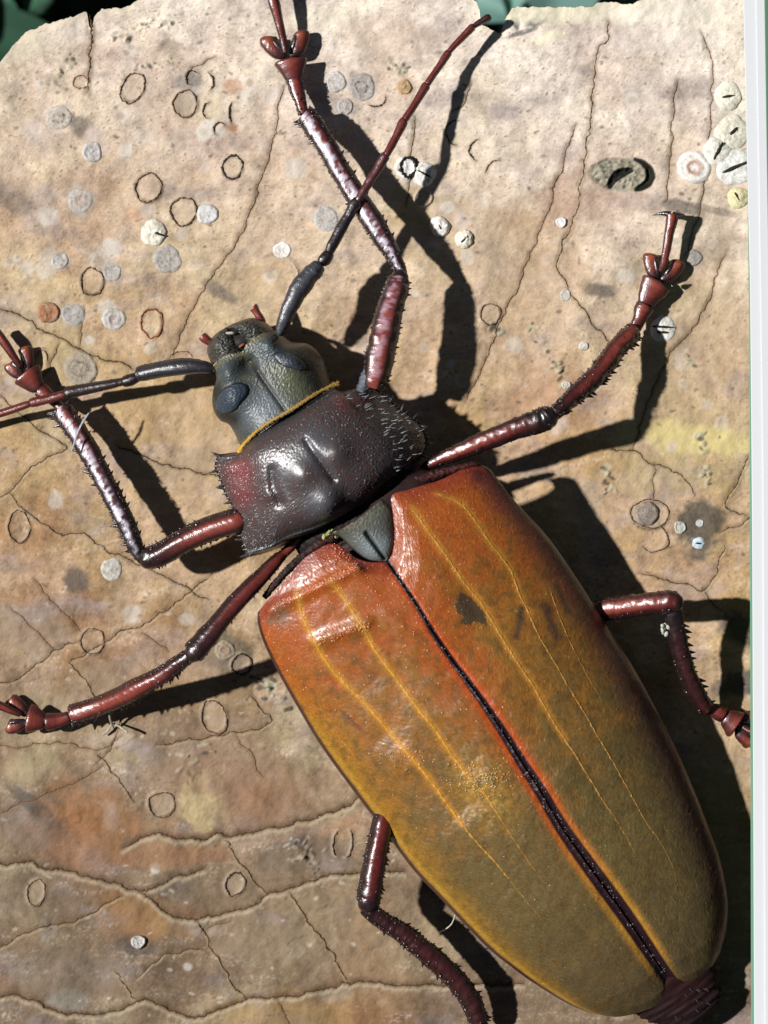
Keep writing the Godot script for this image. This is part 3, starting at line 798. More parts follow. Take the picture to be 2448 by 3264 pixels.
func build_discs() -> void:
	var wm := bump(mat(0.7, 0.35), noise_tex(41, 0.05, 4, 256), 0.12, 60.0)
	var sm := mat(0.9, 0.1)
	var W := Color(0.84, 0.82, 0.76)
	var C := Color(0.80, 0.76, 0.63)
	var G := Color(0.50, 0.47, 0.43)
	# u, v, radius, height mm, colour, slit turn (99 none), slit length share, style, label
	for d in [
		[491, 740, 42, 1.1, C, 0.35, 0.45, 0, "cream dome-shaped disc with a dark slit at its right rim, above a mottled disc"],
		[532, 828, 46, 0.5, G, 99, 0, 2, "flat mottled grey disc touching the underside of the cream slit dome"],
		[662, 683, 33, 0.7, Color(0.66, 0.66, 0.66), 99, 0, 1, "bluish white disc just right of a brown ring scar"],
		[293, 485, 34, 0.5, Color(0.6, 0.57, 0.54), 99, 0, 1, "powdery pale grey disc alone at the upper left"],
		[1294, 537, 36, 0.8, W, 99, 0, 3, "white disc crusted with a black ring, beside a slit white disc"],
		[1352, 553, 39, 0.9, W, 0.5, 0.6, 0, "white disc with a slanted slit, beside the black-ringed disc"],
		[1348, 629, 32, 0.8, Color(0.56, 0.45, 0.32), 99, 0, 1, "beige disc directly below the pair of white discs"],
		[1402, 722, 32, 1.6, W, 1.2, 0.35, 0, "domed white disc with a short upright slit at the edge of a shadow"],
		[1481, 762, 30, 1.4, C, -0.7, 0.5, 0, "cream domed disc with a diagonal slit, right of a white domed disc"],
		[900, 797, 28, 0.5, W, 99, 0, 1, "plain white disc above left of the thick antenna base"],
		[2321, 307, 44, 1.0, C, -0.15, 0.45, 0, "large cream slit disc standing alone above the cluster by the book"],
		[2336, 421, 46, 1.0, C, -0.8, 0.4, 0, "cream slit disc topping the cluster by the book edge"],
		[2290, 480, 42, 0.9, Color(0.78, 0.75, 0.67), -1.1, 0.6, 0, "greyish cream disc in the middle of the cluster by the book"],
		[2213, 534, 46, 0.8, Color(0.78, 0.74, 0.69), 99, 0, 4, "white disc with a rusty ring centre, left end of the cluster"],
		[2346, 532, 52, 1.0, Color(0.80, 0.79, 0.75), -0.4, 0.8, 0, "grey white disc with a long slit, against the book edge"],
		[2352, 629, 30, 1.0, Color(0.68, 0.62, 0.38), 1.0, 0.5, 0, "small yellowish disc with a dark slit below the cluster"],
		[2112, 1047, 41, 0.7, W, 0.05, 0.75, 5, "bright white disc with two black slits behind a beetle foot"],
		[1789, 708, 17, 0.9, Color(0.76, 0.76, 0.76), 99, 0, 1, "tiny round white button between two long veins"],
		[363, 1018, 37, 0.5, Color(0.56, 0.54, 0.50), 99, 0, 4, "pale grey disc with a ringed centre, left of a rusty ring scar"],
		[155, 996, 34, 0.8, Color(0.42, 0.19, 0.09), 99, 0, 2, "rust orange disc beside a grey stain at the left"],
		[355, 1814, 36, 0.4, Color(0.58, 0.55, 0.49), 99, 0, 1, "powdery white disc right of a dark round stain"],
		[442, 3002, 23, 1.3, Color(0.55, 0.54, 0.52), 99, 0, 2, "grey white knob sitting in a dark stain at the lower left"],
		[2168, 1680, 20, 0.7, Color(0.52, 0.52, 0.47), 99, 0, 1, "off-white button on the dark stain by the book edge"],
		[2227, 1732, 20, 0.5, Color(0.50, 0.60, 0.68), 0.1, 0.5, 0, "pale blue disc with dark centre on the dark stain"],
		[2231, 1667, 13, 0.5, Color(0.45, 0.46, 0.43), 99, 0, 1, "smallest grey speck disc on the dark stain"],
		[258, 1175, 54, 0.5, Color(0.40, 0.34, 0.26), 99, 0, 6, "wide tan disc with a ring of dark specks in its centre"],
		[716, 2072, 32, 0.5, Color(0.32, 0.26, 0.18), 99, 0, 4, "brownish ringed disc on a dark stain near a beetle knee"],
		[1071, 262, 34, 0.5, Color(0.60, 0.58, 0.55), 99, 0, 2, "crusty whitish disc right of the upright front foot, near the top"],
		[1153, 277, 44, 0.45, Color(0.46, 0.43, 0.40), 99, 0, 6, "large mottled grey disc in the middle of the top row of crusts"],
		[1288, 277, 24, 0.6, Color(0.52, 0.35, 0.19), 99, 0, 1, "small orange tan disc just left of the slanting antenna"],
		[1101, 340, 27, 0.4, Color(0.52, 0.48, 0.44), 99, 0, 2, "small grey crust below the top row of crusts"],
		[1039, 696, 42, 0.3, Color(0.56, 0.53, 0.50), 99, 0, 2, "flat grey white crust left of the front shin near the antenna"],
		[187, 374, 42, 0.35, Color(0.56, 0.50, 0.43), 99, 0, 6, "pale crust with dark specks above left of the powdery grey disc"],
		[255, 640, 42, 0.3, Color(0.50, 0.46, 0.41), 99, 0, 4, "faint grey ringed disc left of two brown ring scars"],
		[190, 830, 28, 0.4, Color(0.60, 0.57, 0.52), 99, 0, 2, "whitish crust left of an oval ring scar"],
		[358, 868, 29, 0.4, Color(0.48, 0.45, 0.42), 99, 0, 2, "grey crust touching the right side of an oval ring scar"],
		[233, 1003, 37, 0.35, Color(0.47, 0.44, 0.42), 99, 0, 2, "grey crust touching the right side of the rust orange disc"],
		[2211, 823, 28, 0.5, Color(0.36, 0.34, 0.31), 99, 0, 2, "dark grey crust right of the raised right foot"],
		[1861, 1103, 15, 0.5, Color(0.66, 0.63, 0.58), 99, 0, 1, "tiny whitish button left of the right middle shin"],
		[1805, 1227, 15, 0.5, Color(0.64, 0.61, 0.55), 99, 0, 1, "tiny off-white button close above the right middle knee"],
		[1802, 940, 18, 0.4, Color(0.58, 0.55, 0.50), 99, 0, 2, "small pale crust on a vein left of a dark smudge"],
		[2061, 1640, 40, 0.9, Color(0.30, 0.25, 0.21), 99, 0, 2, "glossy brown blister inside a brown ring near the beetle shadow"],
	]:
		var u: float = d[0]
		var v: float = d[1]
		var r: float = d[2] * (1.22 if u > 2200 and v < 640 and v > 350 else 1.06)
		var t := thing("fungus_disc", d[8], "fungus", "small round fungus discs growing on the leaf")
		var h0 := leaf_h(u, v)
		t.position = P(u, v, h0)
		var acc := Acc.new()
		var nr := 14
		var ns := 48
		var col: Color = d[4]
		for i in nr + 1:
			var x := float(i) / nr
			for k in ns + 1:
				var a := TAU * k / ns
				var w := 1.0 + 0.16 * fn.get_noise_2d(cos(a) * 26.0 + u, sin(a) * 26.0 + v) + 0.05 * fn.get_noise_2d(cos(a) * 90.0 + u, sin(a) * 90.0 + v)
				var rr := r * x * w
				var prof := pow(maxf(1.0 - pow(x, 2.6), 0.0), 0.6)
				if d[7] in [1, 2, 3, 4, 6]:
					prof = 0.72 * pow(maxf(1.0 - pow(x, 6.0), 0.0), 0.7) + 0.28 * exp(-pow((x - 0.78) / 0.14, 2.0))
				if d[7] == 4:
					prof += 0.35 * exp(-pow((x - 0.42) / 0.10, 2.0)) - 0.2 * exp(-pow(x / 0.2, 2.0))
				var px := u + cos(a) * rr
				var py := v + sin(a) * rr
				var nn := fn.get_noise_2d(px * 3.0, py * 3.0)
				var n2 := fn.get_noise_2d(px * 9.0, py * 9.0)
				acc.v.append(P(px, py, leaf_h(px, py) - 0.12 + 0.75 * float(d[3]) * (prof + 0.16 * nn * (1.0 - x * 0.4) + 0.08 * n2) + 0.12 * (1.0 - x)) - t.position)
				var c := col * (0.92 + 0.22 * nn + 0.20 * n2)
				c = c.lerp(Color(0.40, 0.34, 0.26), (0.15 if u > 2180 else 0.5) * ss(0.1, 0.5, fn.get_noise_2d(px * 1.6 + 400.0, py * 1.6)))
				if d[7] in [2, 6]:
					c = c.lerp(Color(0.16, 0.12, 0.09), 0.6 * ss(0.15, 0.5, nn + n2 * 0.6))
				if d[7] == 4:
					c = c.lerp(Color(0.36, 0.15, 0.08), (0.75 if u > 2000 else 0.35) * exp(-pow((x - 0.34) / 0.13, 2.0)))
				if d[7] == 6:
					c = c.lerp(Color(0.05, 0.035, 0.025), 0.85 * exp(-pow((x - 0.38) / 0.08, 2.0)) * ss(-0.25, 0.2, n2 + nn))
				c = c.lerp(Color(0.30, 0.23, 0.15), (0.3 if u > 2180 else 0.6) * ss(0.86, 1.0, x))
				acc.c.append(Color(c.r, c.g, c.b))
				acc.uv.append(Vector2(x, a))
		acc.up_grid(0, nr + 1, ns + 1)
		obj("cap", one(acc, wm), t)
		if d[5] < 50:
			for s in ([-0.12, 0.28] if d[7] == 5 else [0.0]):
				var ca := Acc.new()
				var l: float = r * d[6] * (1.0 if s <= 0.0 else 0.6)
				var ox: float = (r * 0.35 if u < 600 else 0.0) - sin(d[5]) * s * r
				var oy: float = (r * 0.12 if u < 600 else 0.0) + cos(d[5]) * s * r
				blob(ca, u + ox, v + oy, h0 + float(d[3]) * 0.66, l, maxf(3.2, r * 0.10), 0.22, d[5], Color(0.035, 0.03, 0.027), 0.2, 8, 20)
				for k in ca.v.size():
					ca.v[k] -= t.position
				obj("slit", one(ca, sm), t)
		if d[7] == 3:
			var ra := ring(u + 6, v - 2, r * 0.62, r * 0.8, 0.2, 5.5, 0.3, Color(0.04, 0.035, 0.03), 0.14)
			for k in ra.v.size():
				ra.v[k] += Vector3(0, 0.00055, 0) - t.position
			obj("crust_ring", one(ra, sm), t)

# ---------------------------------------------------------------- the beetle

const RED := Color(0.15, 0.026, 0.020)
const REDL := Color(0.235, 0.046, 0.031)
const BLK := Color(0.016, 0.009, 0.009)
const DRK := Color(0.05, 0.014, 0.013)

func L(flat: Array) -> Array:
	var out := []
	for i in range(0, flat.size(), 4):
		out.append(Vector4(flat[i], flat[i + 1], flat[i + 2], flat[i + 3]))
	return out

# two cupped pads of a foot: paths of (u, v, radius) from the joint outwards
func lobes(acc: Acc, a: Array, b: Array, h: float) -> void:
	round_k = 1.0
	for p in [a, b]:
		var c := []
		for k in p.size():
			c.append(Vector4(p[k].x, p[k].y, h + 0.5 - 0.2 * k, p[k].z))
		limb(acc, c, 0.62, [BLK, DRK, Color(0.20, 0.042, 0.028), Color(0.28, 0.065, 0.03), DRK], BLK, 0.55, 24, 0.06)
	round_k = 0.42
	# shade of each pad's hollow, put in as a dark inner blob
	for m in 2:
		var p: Array = a if m == 0 else b
		var o: Array = b if m == 0 else a
		var x: Vector3 = p[1].lerp(p[2], 0.5)
		var y: Vector3 = o[1].lerp(o[2], 0.5)
		var d := Vector2(y.x - x.x, y.y - x.y).normalized() * x.z * 0.62
		var ax := Vector2(p[2].x - p[1].x, p[2].y - p[1].y)
		blob(acc, x.x + d.x, x.y + d.y, h + 0.45, ax.length() * 0.62 + 8.0, x.z * 0.42, 0.75, ax.angle(), Color(0.03, 0.018, 0.02), 0.05)

func build_legs(acc: Acc) -> void:
	# front right
	var c := L([1190, 1235, 14, 30, 1200, 1190, 14.5, 42, 1218, 1090, 14, 45, 1238, 1000, 13, 42, 1262, 920, 12, 38, 1272, 882, 11.5, 30])
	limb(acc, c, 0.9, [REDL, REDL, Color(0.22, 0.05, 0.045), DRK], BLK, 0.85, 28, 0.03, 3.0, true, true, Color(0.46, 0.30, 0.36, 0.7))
	spines(acc, c, 1, 12, 0.15, 0.95, 16, BLK, 0.3)
	spines(acc, c, -1, 9, 0.2, 0.9, 14, BLK, 0.3)
	c = L([1284, 900, 11, 15, 1277, 862, 11, 17, 1240, 792, 10.5, 27, 1200, 728, 10, 34, 1150, 650, 9, 33, 1092, 558, 8, 33, 1030, 452, 7, 33, 984, 382, 6, 35, 966, 362, 6, 30])
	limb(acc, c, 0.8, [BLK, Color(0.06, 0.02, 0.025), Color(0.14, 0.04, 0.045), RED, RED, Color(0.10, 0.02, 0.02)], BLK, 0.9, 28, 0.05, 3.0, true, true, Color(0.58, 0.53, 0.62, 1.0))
	spines(acc, c, 1, 16, 0.12, 0.97, 17, BLK)
	spines(acc, c, -1, 14, 0.15, 0.95, 16, BLK)
	c = L([968, 366, 5, 15, 955, 318, 4.2, 19, 942, 270, 3.6, 26, 938, 252, 3.4, 27])
	limb(acc, c, 0.7, [RED, RED, REDL, DRK], BLK, 0.6)
	spines(acc, c, 1, 12, 0.1, 0.9, 7, Color(0.2, 0.16, 0.15), 0.2)
	c = L([942, 262, 3.4, 22, 932, 232, 3.2, 36, 924, 200, 3.0, 52, 922, 190, 2.9, 50])
	limb(acc, c, 0.5, [DRK, RED, REDL, DRK], BLK, 0.5)
	lobes(acc, [Vector3(914, 182, 10), Vector3(884, 166, 24), Vector3(856, 134, 29), Vector3(850, 116, 30)], [Vector3(924, 182, 10), Vector3(946, 158, 24), Vector3(958, 118, 27), Vector3(956, 98, 27)], 1.5)
	c = L([912, 170, 3.0, 11, 896, 100, 3.4, 13, 878, 30, 3.8, 17, 862, -30, 4, 18])
	limb(acc, c, 0.85, [DRK, RED, REDL, RED], BLK, 0.7)
	cone(acc, P(866, -10, 3.6), Vector3(0.7, -0.1, -0.5).normalized(), 0.006, 0.0008, BLK, BLK, 8, Vector3(0.001, -0.0015, 0.001))
	# front left
	c = L([770, 1650, 12, 34, 745, 1663, 12, 40, 660, 1690, 11, 40, 580, 1728, 10, 38, 510, 1768, 9, 38, 472, 1780, 8.5, 34])
	limb(acc, c, 0.9, [REDL, REDL, Color(0.20, 0.035, 0.025), DRK, BLK], BLK, 0.85, 28)
	spines(acc, c, 1, 9, 0.15, 0.9, 13, BLK, 0.3)
	spines(acc, c, -1, 12, 0.2, 0.95, 14, BLK, 0.3)
	c = L([462, 1786, 8.5, 20, 438, 1758, 8.7, 22, 412, 1696, 8.5, 29, 380, 1628, 8.2, 31, 347, 1561, 7.8, 32, 313, 1500, 7.4, 32, 282, 1440, 7.0, 33, 240, 1372, 6.5, 34, 202, 1318, 6, 34, 190, 1300, 5.8, 28])
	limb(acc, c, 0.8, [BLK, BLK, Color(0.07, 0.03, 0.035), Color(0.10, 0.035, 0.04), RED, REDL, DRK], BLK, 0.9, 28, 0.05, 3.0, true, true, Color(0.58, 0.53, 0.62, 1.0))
	spines(acc, c, -1, 17, 0.1, 0.97, 19, BLK)
	spines(acc, c, 1, 17, 0.1, 0.97, 17, BLK)
	c = L([196, 1304, 4.5, 14, 168, 1276, 3.8, 18, 138, 1252, 3.3, 26, 124, 1240, 3.2, 26])
	limb(acc, c, 0.7, [RED, RED, REDL, DRK], BLK, 0.6)
	c = L([126, 1242, 3.2, 20, 108, 1222, 3.0, 34, 88, 1196, 2.8, 48, 82, 1188, 2.7, 44])
	limb(acc, c, 0.5, [DRK, RED, REDL, DRK], BLK, 0.5)
	lobes(acc, [Vector3(86, 1184, 9), Vector3(88, 1156, 20), Vector3(80, 1120, 24), Vector3(76, 1106, 25)], [Vector3(78, 1190, 9), Vector3(56, 1190, 20), Vector3(34, 1170, 24), Vector3(28, 1160, 25)], 1.5)
	c = L([66, 1170, 2.9, 10, 38, 1130, 3.4, 13, 8, 1086, 3.6, 15, -20, 1050, 3.5, 16])
	limb(acc, c, 0.85, [DRK, RED, REDL, RED], BLK, 0.7)
	# middle right
	c = L([1340, 1496, 11, 10, 1380, 1474, 12, 17, 1460, 1440, 13.5, 26, 1560, 1398, 15, 31, 1660, 1360, 16, 34, 1730, 1335, 16.5, 38, 1764, 1316, 16.5, 30])
	limb(acc, c, 0.85, [DRK, RED, REDL, RED, BLK, BLK], BLK, 0.8, 28)
	spines(acc, c, 1, 7, 0.4, 0.9, 9, BLK, 0.3)
	c = L([1762, 1322, 16.5, 22, 1786, 1300, 16, 24, 1833, 1258, 14, 28, 1880, 1216, 12, 31, 1923, 1168, 9.8, 32, 1968, 1108, 7.2, 31, 2006, 1068, 5, 31, 2022, 1050, 4, 26])
	limb(acc, c, 0.85, [BLK, DRK, RED, RED, REDL, REDL, RED], BLK, 0.75, 28, 0.04)
	spines(acc, c, 1, 22, 0.12, 0.92, 20, BLK, 0.8)
	spines(acc, c, -1, 6, 0.1, 0.6, 12, BLK)
	c = L([2022, 1052, 3.4, 18, 2036, 1020, 3.2, 22, 2050, 986, 3.0, 30, 2058, 970, 2.9, 30])
	limb(acc, c, 0.7, [DRK, RED, REDL, DRK], BLK, 0.6)
	c = L([2056, 974, 2.9, 24, 2066, 946, 2.8, 36, 2088, 908, 2.7, 48, 2094, 898, 2.6, 46])
	limb(acc, c, 0.5, [DRK, RED, REDL, DRK], BLK, 0.5)
	cone(acc, P(2100, 950, 2.6), Vector3(0.7, 0, -0.45).normalized(), 0.0020, 0.0006, BLK, BLK)
	cone(acc, P(2140, 908, 2.6), Vector3(0.75, 0, -0.4).normalized(), 0.0014, 0.0006, BLK, BLK)
	lobes(acc, [Vector3(2098, 894, 9), Vector3(2082, 868, 22), Vector3(2074, 826, 26), Vector3(2074, 808, 27)], [Vector3(2106, 894, 9), Vector3(2136, 876, 20), Vector3(2156, 846, 24), Vector3(2162, 828, 25)], 1.5)
	c = L([2106, 866, 2.8, 9, 2118, 826, 3.6, 12, 2130, 760, 4.2, 15, 2140, 700, 4.4, 19, 2142, 684, 4.3, 18])
	limb(acc, c, 0.85, [DRK, REDL, RED, REDL, RED], BLK, 0.6)
	cone(acc, P(2136, 684, 4.3), Vector3(-0.85, -0.05, -0.35).normalized(), 0.0032, 0.0007, BLK, BLK, 8, Vector3(-0.0003, -0.0003, 0.0014))
	cone(acc, P(2150, 686, 4.3), Vector3(0.7, -0.35, -0.3).normalized(), 0.0026, 0.0007, BLK, BLK, 8, Vector3(0.0003, -0.0006, 0.0010))
	# middle left
	c = L([1000, 1668, 10, 14, 950, 1720, 11, 15, 905, 1765, 12, 16, 880, 1790, 13, 22, 820, 1852, 14.5, 27, 750, 1926, 15.5, 29, 690, 1996, 16, 31, 640, 2056, 16, 36, 612, 2086, 15.8, 36])
	limb(acc, c, 0.85, [REDL, REDL, RED, RED, DRK, BLK], BLK, 0.8, 28)
	spines(acc, c, -1, 6, 0.4, 0.95, 9, BLK)
	c = L([606, 2088, 15.6, 22, 580, 2106, 15, 24, 540, 2136, 13.5, 27, 495, 2164, 12, 29, 440, 2194, 10, 32, 380, 2224, 7.5, 32, 310, 2252, 5, 31, 240, 2276, 3.6, 31, 222, 2282, 3.4, 26])
	limb(acc, c, 0.85, [BLK, DRK, RED, REDL, REDL, REDL, RED], BLK, 0.75, 28, 0.04)
	spines(acc, c, -1, 20, 0.12, 0.96, 18, BLK, 0.7)
	spines(acc, c, 1, 7, 0.2, 0.9, 12, BLK)
	c = L([224, 2284, 3.2, 18, 196, 2294, 3.0, 21, 160, 2302, 2.9, 28, 144, 2304, 2.8, 28])
	limb(acc, c, 0.7, [DRK, REDL, RED, DRK], BLK, 0.6)
	c = L([146, 2302, 2.8, 22, 124, 2298, 2.7, 34, 96, 2292, 2.6, 46, 86, 2290, 2.5, 42])
	limb(acc, c, 0.5, [DRK, RED, REDL, DRK], BLK, 0.5)
	lobes(acc, [Vector3(84, 2284, 9), Vector3(68, 2260, 20), Vector3(42, 2240, 25), Vector3(30, 2234, 26)], [Vector3(82, 2294, 9), Vector3(62, 2312, 20), Vector3(34, 2318, 25), Vector3(24, 2316, 26)], 1.5)
	c = L([66, 2278, 2.8, 9, 36, 2266, 3.3, 12, 4, 2252, 3.6, 14, -40, 2236, 3.6, 15])
	limb(acc, c, 0.85, [DRK, REDL, RED], BLK, 0.7)
	# hind right
	c = L([1840, 1962, 6.8, 30, 1905, 1946, 8.2, 34, 1980, 1934, 10.0, 36, 2060, 1924, 12.2, 34, 2130, 1918, 14.2, 36, 2158, 1918, 14, 30])
	limb(acc, c, 0.9, [DRK, REDL, REDL, RED, BLK], BLK, 0.75, 28)
	spines(acc, c, -1, 9, 0.2, 0.95, 7, Color(0.1, 0.08, 0.08))
	c = L([2146, 1908, 14, 26, 2150, 1960, 13, 29, 2160, 2030, 11.5, 30, 2176, 2100, 9.8, 30, 2200, 2170, 8, 30, 2232, 2232, 6, 30, 2252, 2258, 4.5, 26])
	limb(acc, c, 0.85, [BLK, BLK, DRK, DRK, DRK, RED], BLK, 0.75, 28, 0.04)
	spines(acc, c, -1, 9, 0.25, 0.95, 20, BLK)
	c = L([2250, 2254, 4, 17, 2275, 2262, 3.6, 22, 2300, 2274, 3.3, 26, 2312, 2280, 3.2, 24])
	limb(acc, c, 0.7, [DRK, REDL, RED, DRK], BLK, 0.6)
	c = L([2308, 2278, 3.2, 22, 2326, 2292, 3.0, 36, 2346, 2308, 2.8, 46, 2352, 2312, 2.8, 42])
	limb(acc, c, 0.5, [DRK, RED, REDL, DRK], BLK, 0.5)
	lobes(acc, [Vector3(2352, 2306, 9), Vector3(2372, 2290, 20), Vector3(2400, 2284, 24), Vector3(2412, 2286, 25)], [Vector3(2352, 2314, 9), Vector3(2362, 2338, 20), Vector3(2386, 2362, 24), Vector3(2396, 2370, 25)], 1.5)
	c = L([2366, 2316, 3.0, 10, 2400, 2336, 3.4, 13, 2440, 2356, 3.6, 15, 2470, 2370, 3.6, 15])
	limb(acc, c, 0.85, [DRK, REDL, RED], BLK, 0.7)
	# hind left
	c = L([1240, 2560, 11, 26, 1222, 2618, 11.5, 33, 1206, 2690, 12, 35, 1192, 2770, 12, 35, 1180, 2840, 11.8, 38, 1172, 2880, 11.5, 34])
	limb(acc, c, 0.9, [DRK, Color(0.13, 0.018, 0.014), Color(0.13, 0.018, 0.014), Color(0.10, 0.015, 0.013), BLK], BLK, 0.85, 28)
	spines(acc, c, -1, 10, 0.15, 0.9, 14, BLK)
	spines(acc, c, 1, 10, 0.15, 0.9, 14, BLK)
	c = L([1168, 2886, 11.3, 28, 1196, 2916, 11, 28, 1240, 2946, 10.5, 29, 1288, 2976, 10, 31, 1330, 3010, 9.5, 33, 1390, 3062, 8.6, 34, 1446, 3114, 7.6, 34, 1496, 3180, 6.2, 34, 1520, 3236, 5, 33, 1530, 3262, 4.6, 27])
	limb(acc, c, 0.85, [BLK, Color(0.04, 0.010, 0.010), Color(0.05, 0.011, 0.011), Color(0.055, 0.012, 0.012), DRK, DRK], BLK, 0.6, 28, 0.05)
	spines(acc, c, -1, 17, 0.2, 0.98, 16, BLK)
	spines(acc, c, 1, 17, 0.16, 0.98, 16, BLK)
	c = L([1526, 3240, 4.2, 16, 1540, 3280, 3.6, 24, 1560, 3330, 3.2, 30, 1566, 3344, 3.1, 28])
	limb(acc, c, 0.7, [REDL, REDL, RED, DRK], BLK, 0.5)
	c = L([1566, 3340, 3.1, 22, 1580, 3370, 2.9, 36, 1596, 3400, 2.7, 46])
	limb(acc, c, 0.5, [DRK, RED, REDL], BLK, 0.5)
	# swollen dark knees
	for k in [[1742, 1332, 16.6, 42, 31, -0.4], [626, 2072, 16.0, 42, 33, 2.25], [1176, 2872, 11.6, 42, 36, 1.6], [2140, 1920, 14.1, 40, 35, 0.1], [482, 1776, 8.6, 42, 37, 2.7], [1272, 892, 11.5, 36, 30, -1.3]]:
		blob(acc, k[0], k[1], k[2], k[3], k[4], k[4] / 19.0, k[5], Color(0.022, 0.010, 0.010), 0.06, 20, 32)


func build_head(acc: Acc) -> void:
	var h := coons(v2s([676, 1175, 690, 1205, 678, 1250, 679, 1300, 700, 1338, 734, 1358, 768, 1425]), v2s([884, 1052, 925, 1088, 985, 1098, 1026, 1138, 1042, 1180, 1062, 1235]),
		v2s([676, 1175, 710, 1136, 771, 1120, 786, 1096, 831, 1065, 884, 1052]), v2s([768, 1425, 850, 1368, 940, 1305, 1000, 1266, 1062, 1235]), 130, 120)
	for i in h.na:
		var a := float(i) / (h.na - 1)
		for j in h.nb:
			var b := float(j) / (h.nb - 1)
			var k := i * h.nb + j
			var q := h.p[k]
			var x := absf(2.0 * b - 1.0)
			h.h[k] = 8.5 + lerpf(5.5, 8.5, a) * pow(maxf(1.0 - pow(x, 3.0), 0.0), 0.6)
			h.h[k] += 1.6 * gauss(q, 716, 1184, 34) + 1.8 * gauss(q, 862, 1096, 36)
			h.h[k] -= 1.6 * gauss(q, 790, 1160, 26)
			var md := seg_d(q, Vector2(800, 1150), Vector2(840, 1212))
			md = minf(md, seg_d(q, Vector2(840, 1212), Vector2(906, 1306)))
			h.h[k] -= 0.5 * exp(-md * md / 60.0)
			h.h[k] -= 0.5 * gauss(q, 810, 1240, 60)
			var n := fn.get_noise_2d(q.x * 6.0, q.y * 6.0)
			var n2 := fn.get_noise_2d(q.x * 1.2, q.y * 1.2)
			h.h[k] += n * 0.12
			var c := Color(0.060, 0.066, 0.060).lerp(Color(0.10, 0.10, 0.055), ss(-0.1, 0.5, n2))
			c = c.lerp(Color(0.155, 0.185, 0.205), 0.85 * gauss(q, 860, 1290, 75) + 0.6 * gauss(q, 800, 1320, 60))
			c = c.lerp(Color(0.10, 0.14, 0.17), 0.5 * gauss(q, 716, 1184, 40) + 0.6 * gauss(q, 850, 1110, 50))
			c = c.lerp(Color(0.13, 0.14, 0.07), 0.6 * gauss(q, 900, 1200, 50) + 0.6 * gauss(q, 945, 1245, 40))
			c = c.lerp(Color(0.30, 0.27, 0.13), 0.7 * ss(0.10, 0.02, a) * ss(-0.3, 0.2, n))
			c = c.lerp(Color(0.02, 0.02, 0.022), 0.8 * ss(0.72, 0.95, b))  # shaded right side of the head, painted dark
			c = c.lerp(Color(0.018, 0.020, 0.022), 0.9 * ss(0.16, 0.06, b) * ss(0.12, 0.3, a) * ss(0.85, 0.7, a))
			h.h[k] += 1.2 * gauss(q, 735, 1275, 58) + 1.0 * gauss(q, 930, 1150, 50)
			c = c.lerp(Color(0.012, 0.012, 0.014), 0.8 * exp(-md * md / 22.0))
			var m := 0.52 + 0.30 * rng.randf()
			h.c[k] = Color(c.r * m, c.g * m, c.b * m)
	head_top = Patch.new()
	head_top.na = h.na
	head_top.nb = h.nb
	head_top.p = h.p.duplicate()
	head_top.h = h.h.duplicate()
	lay(acc, h)
	blob(acc, 762, 1096, 8.6, 92, 50, 3.0, -0.5, Color(0.022, 0.020, 0.018), 0.03)
	# underside of the head, so that it is a closed capsule
	for k in h.h.size():
		var a := float(k / h.nb) / (h.na - 1)
		var x := absf(2.0 * float(k % h.nb) / (h.nb - 1) - 1.0)
		h.h[k] = 8.5 - 4.5 * pow(maxf(1.0 - pow(x, 3.0), 0.0), 0.6) * (0.6 + 0.4 * a)
		h.c[k] = BLK
	lay(acc, h)

func eye_cap(acc: Acc, u: float, v: float, ru: float, rv: float, turn: float, bulge: float, col: Color) -> void:
	# a faceted lens that swells out of the head
	var nr := 26
	var ns := 64
	for i in nr + 1:
		var x := float(i) / nr
		for k in ns + 1:
			var a := TAU * k / ns
			var kid := 1.0 - 0.22 * exp(-pow((wrapf(a - 1.2, -PI, PI)) / 0.5, 2.0))
			var q := Vector2(u, v) + Vector2(cos(a) * ru * x * kid, sin(a) * rv * x * kid).rotated(turn)
			var hh := head_top.h[head_top.near(q)]
			acc.v.append(P(q.x, q.y, hh + 0.05 + bulge * sqrt(maxf(1.0 - x * x, 0.0)) - (0.3 if i == nr else 0.0)))
			var m := 0.7 + 0.6 * rng.randf()
			var c := col.lerp(Color(0.008, 0.008, 0.010), ss(0.82, 0.97, x))
			acc.c.append(Color(c.r * m, c.g * m, c.b * m))
			acc.uv.append(Vector2(x, a))
	acc.up_grid(0, nr + 1, ns + 1)

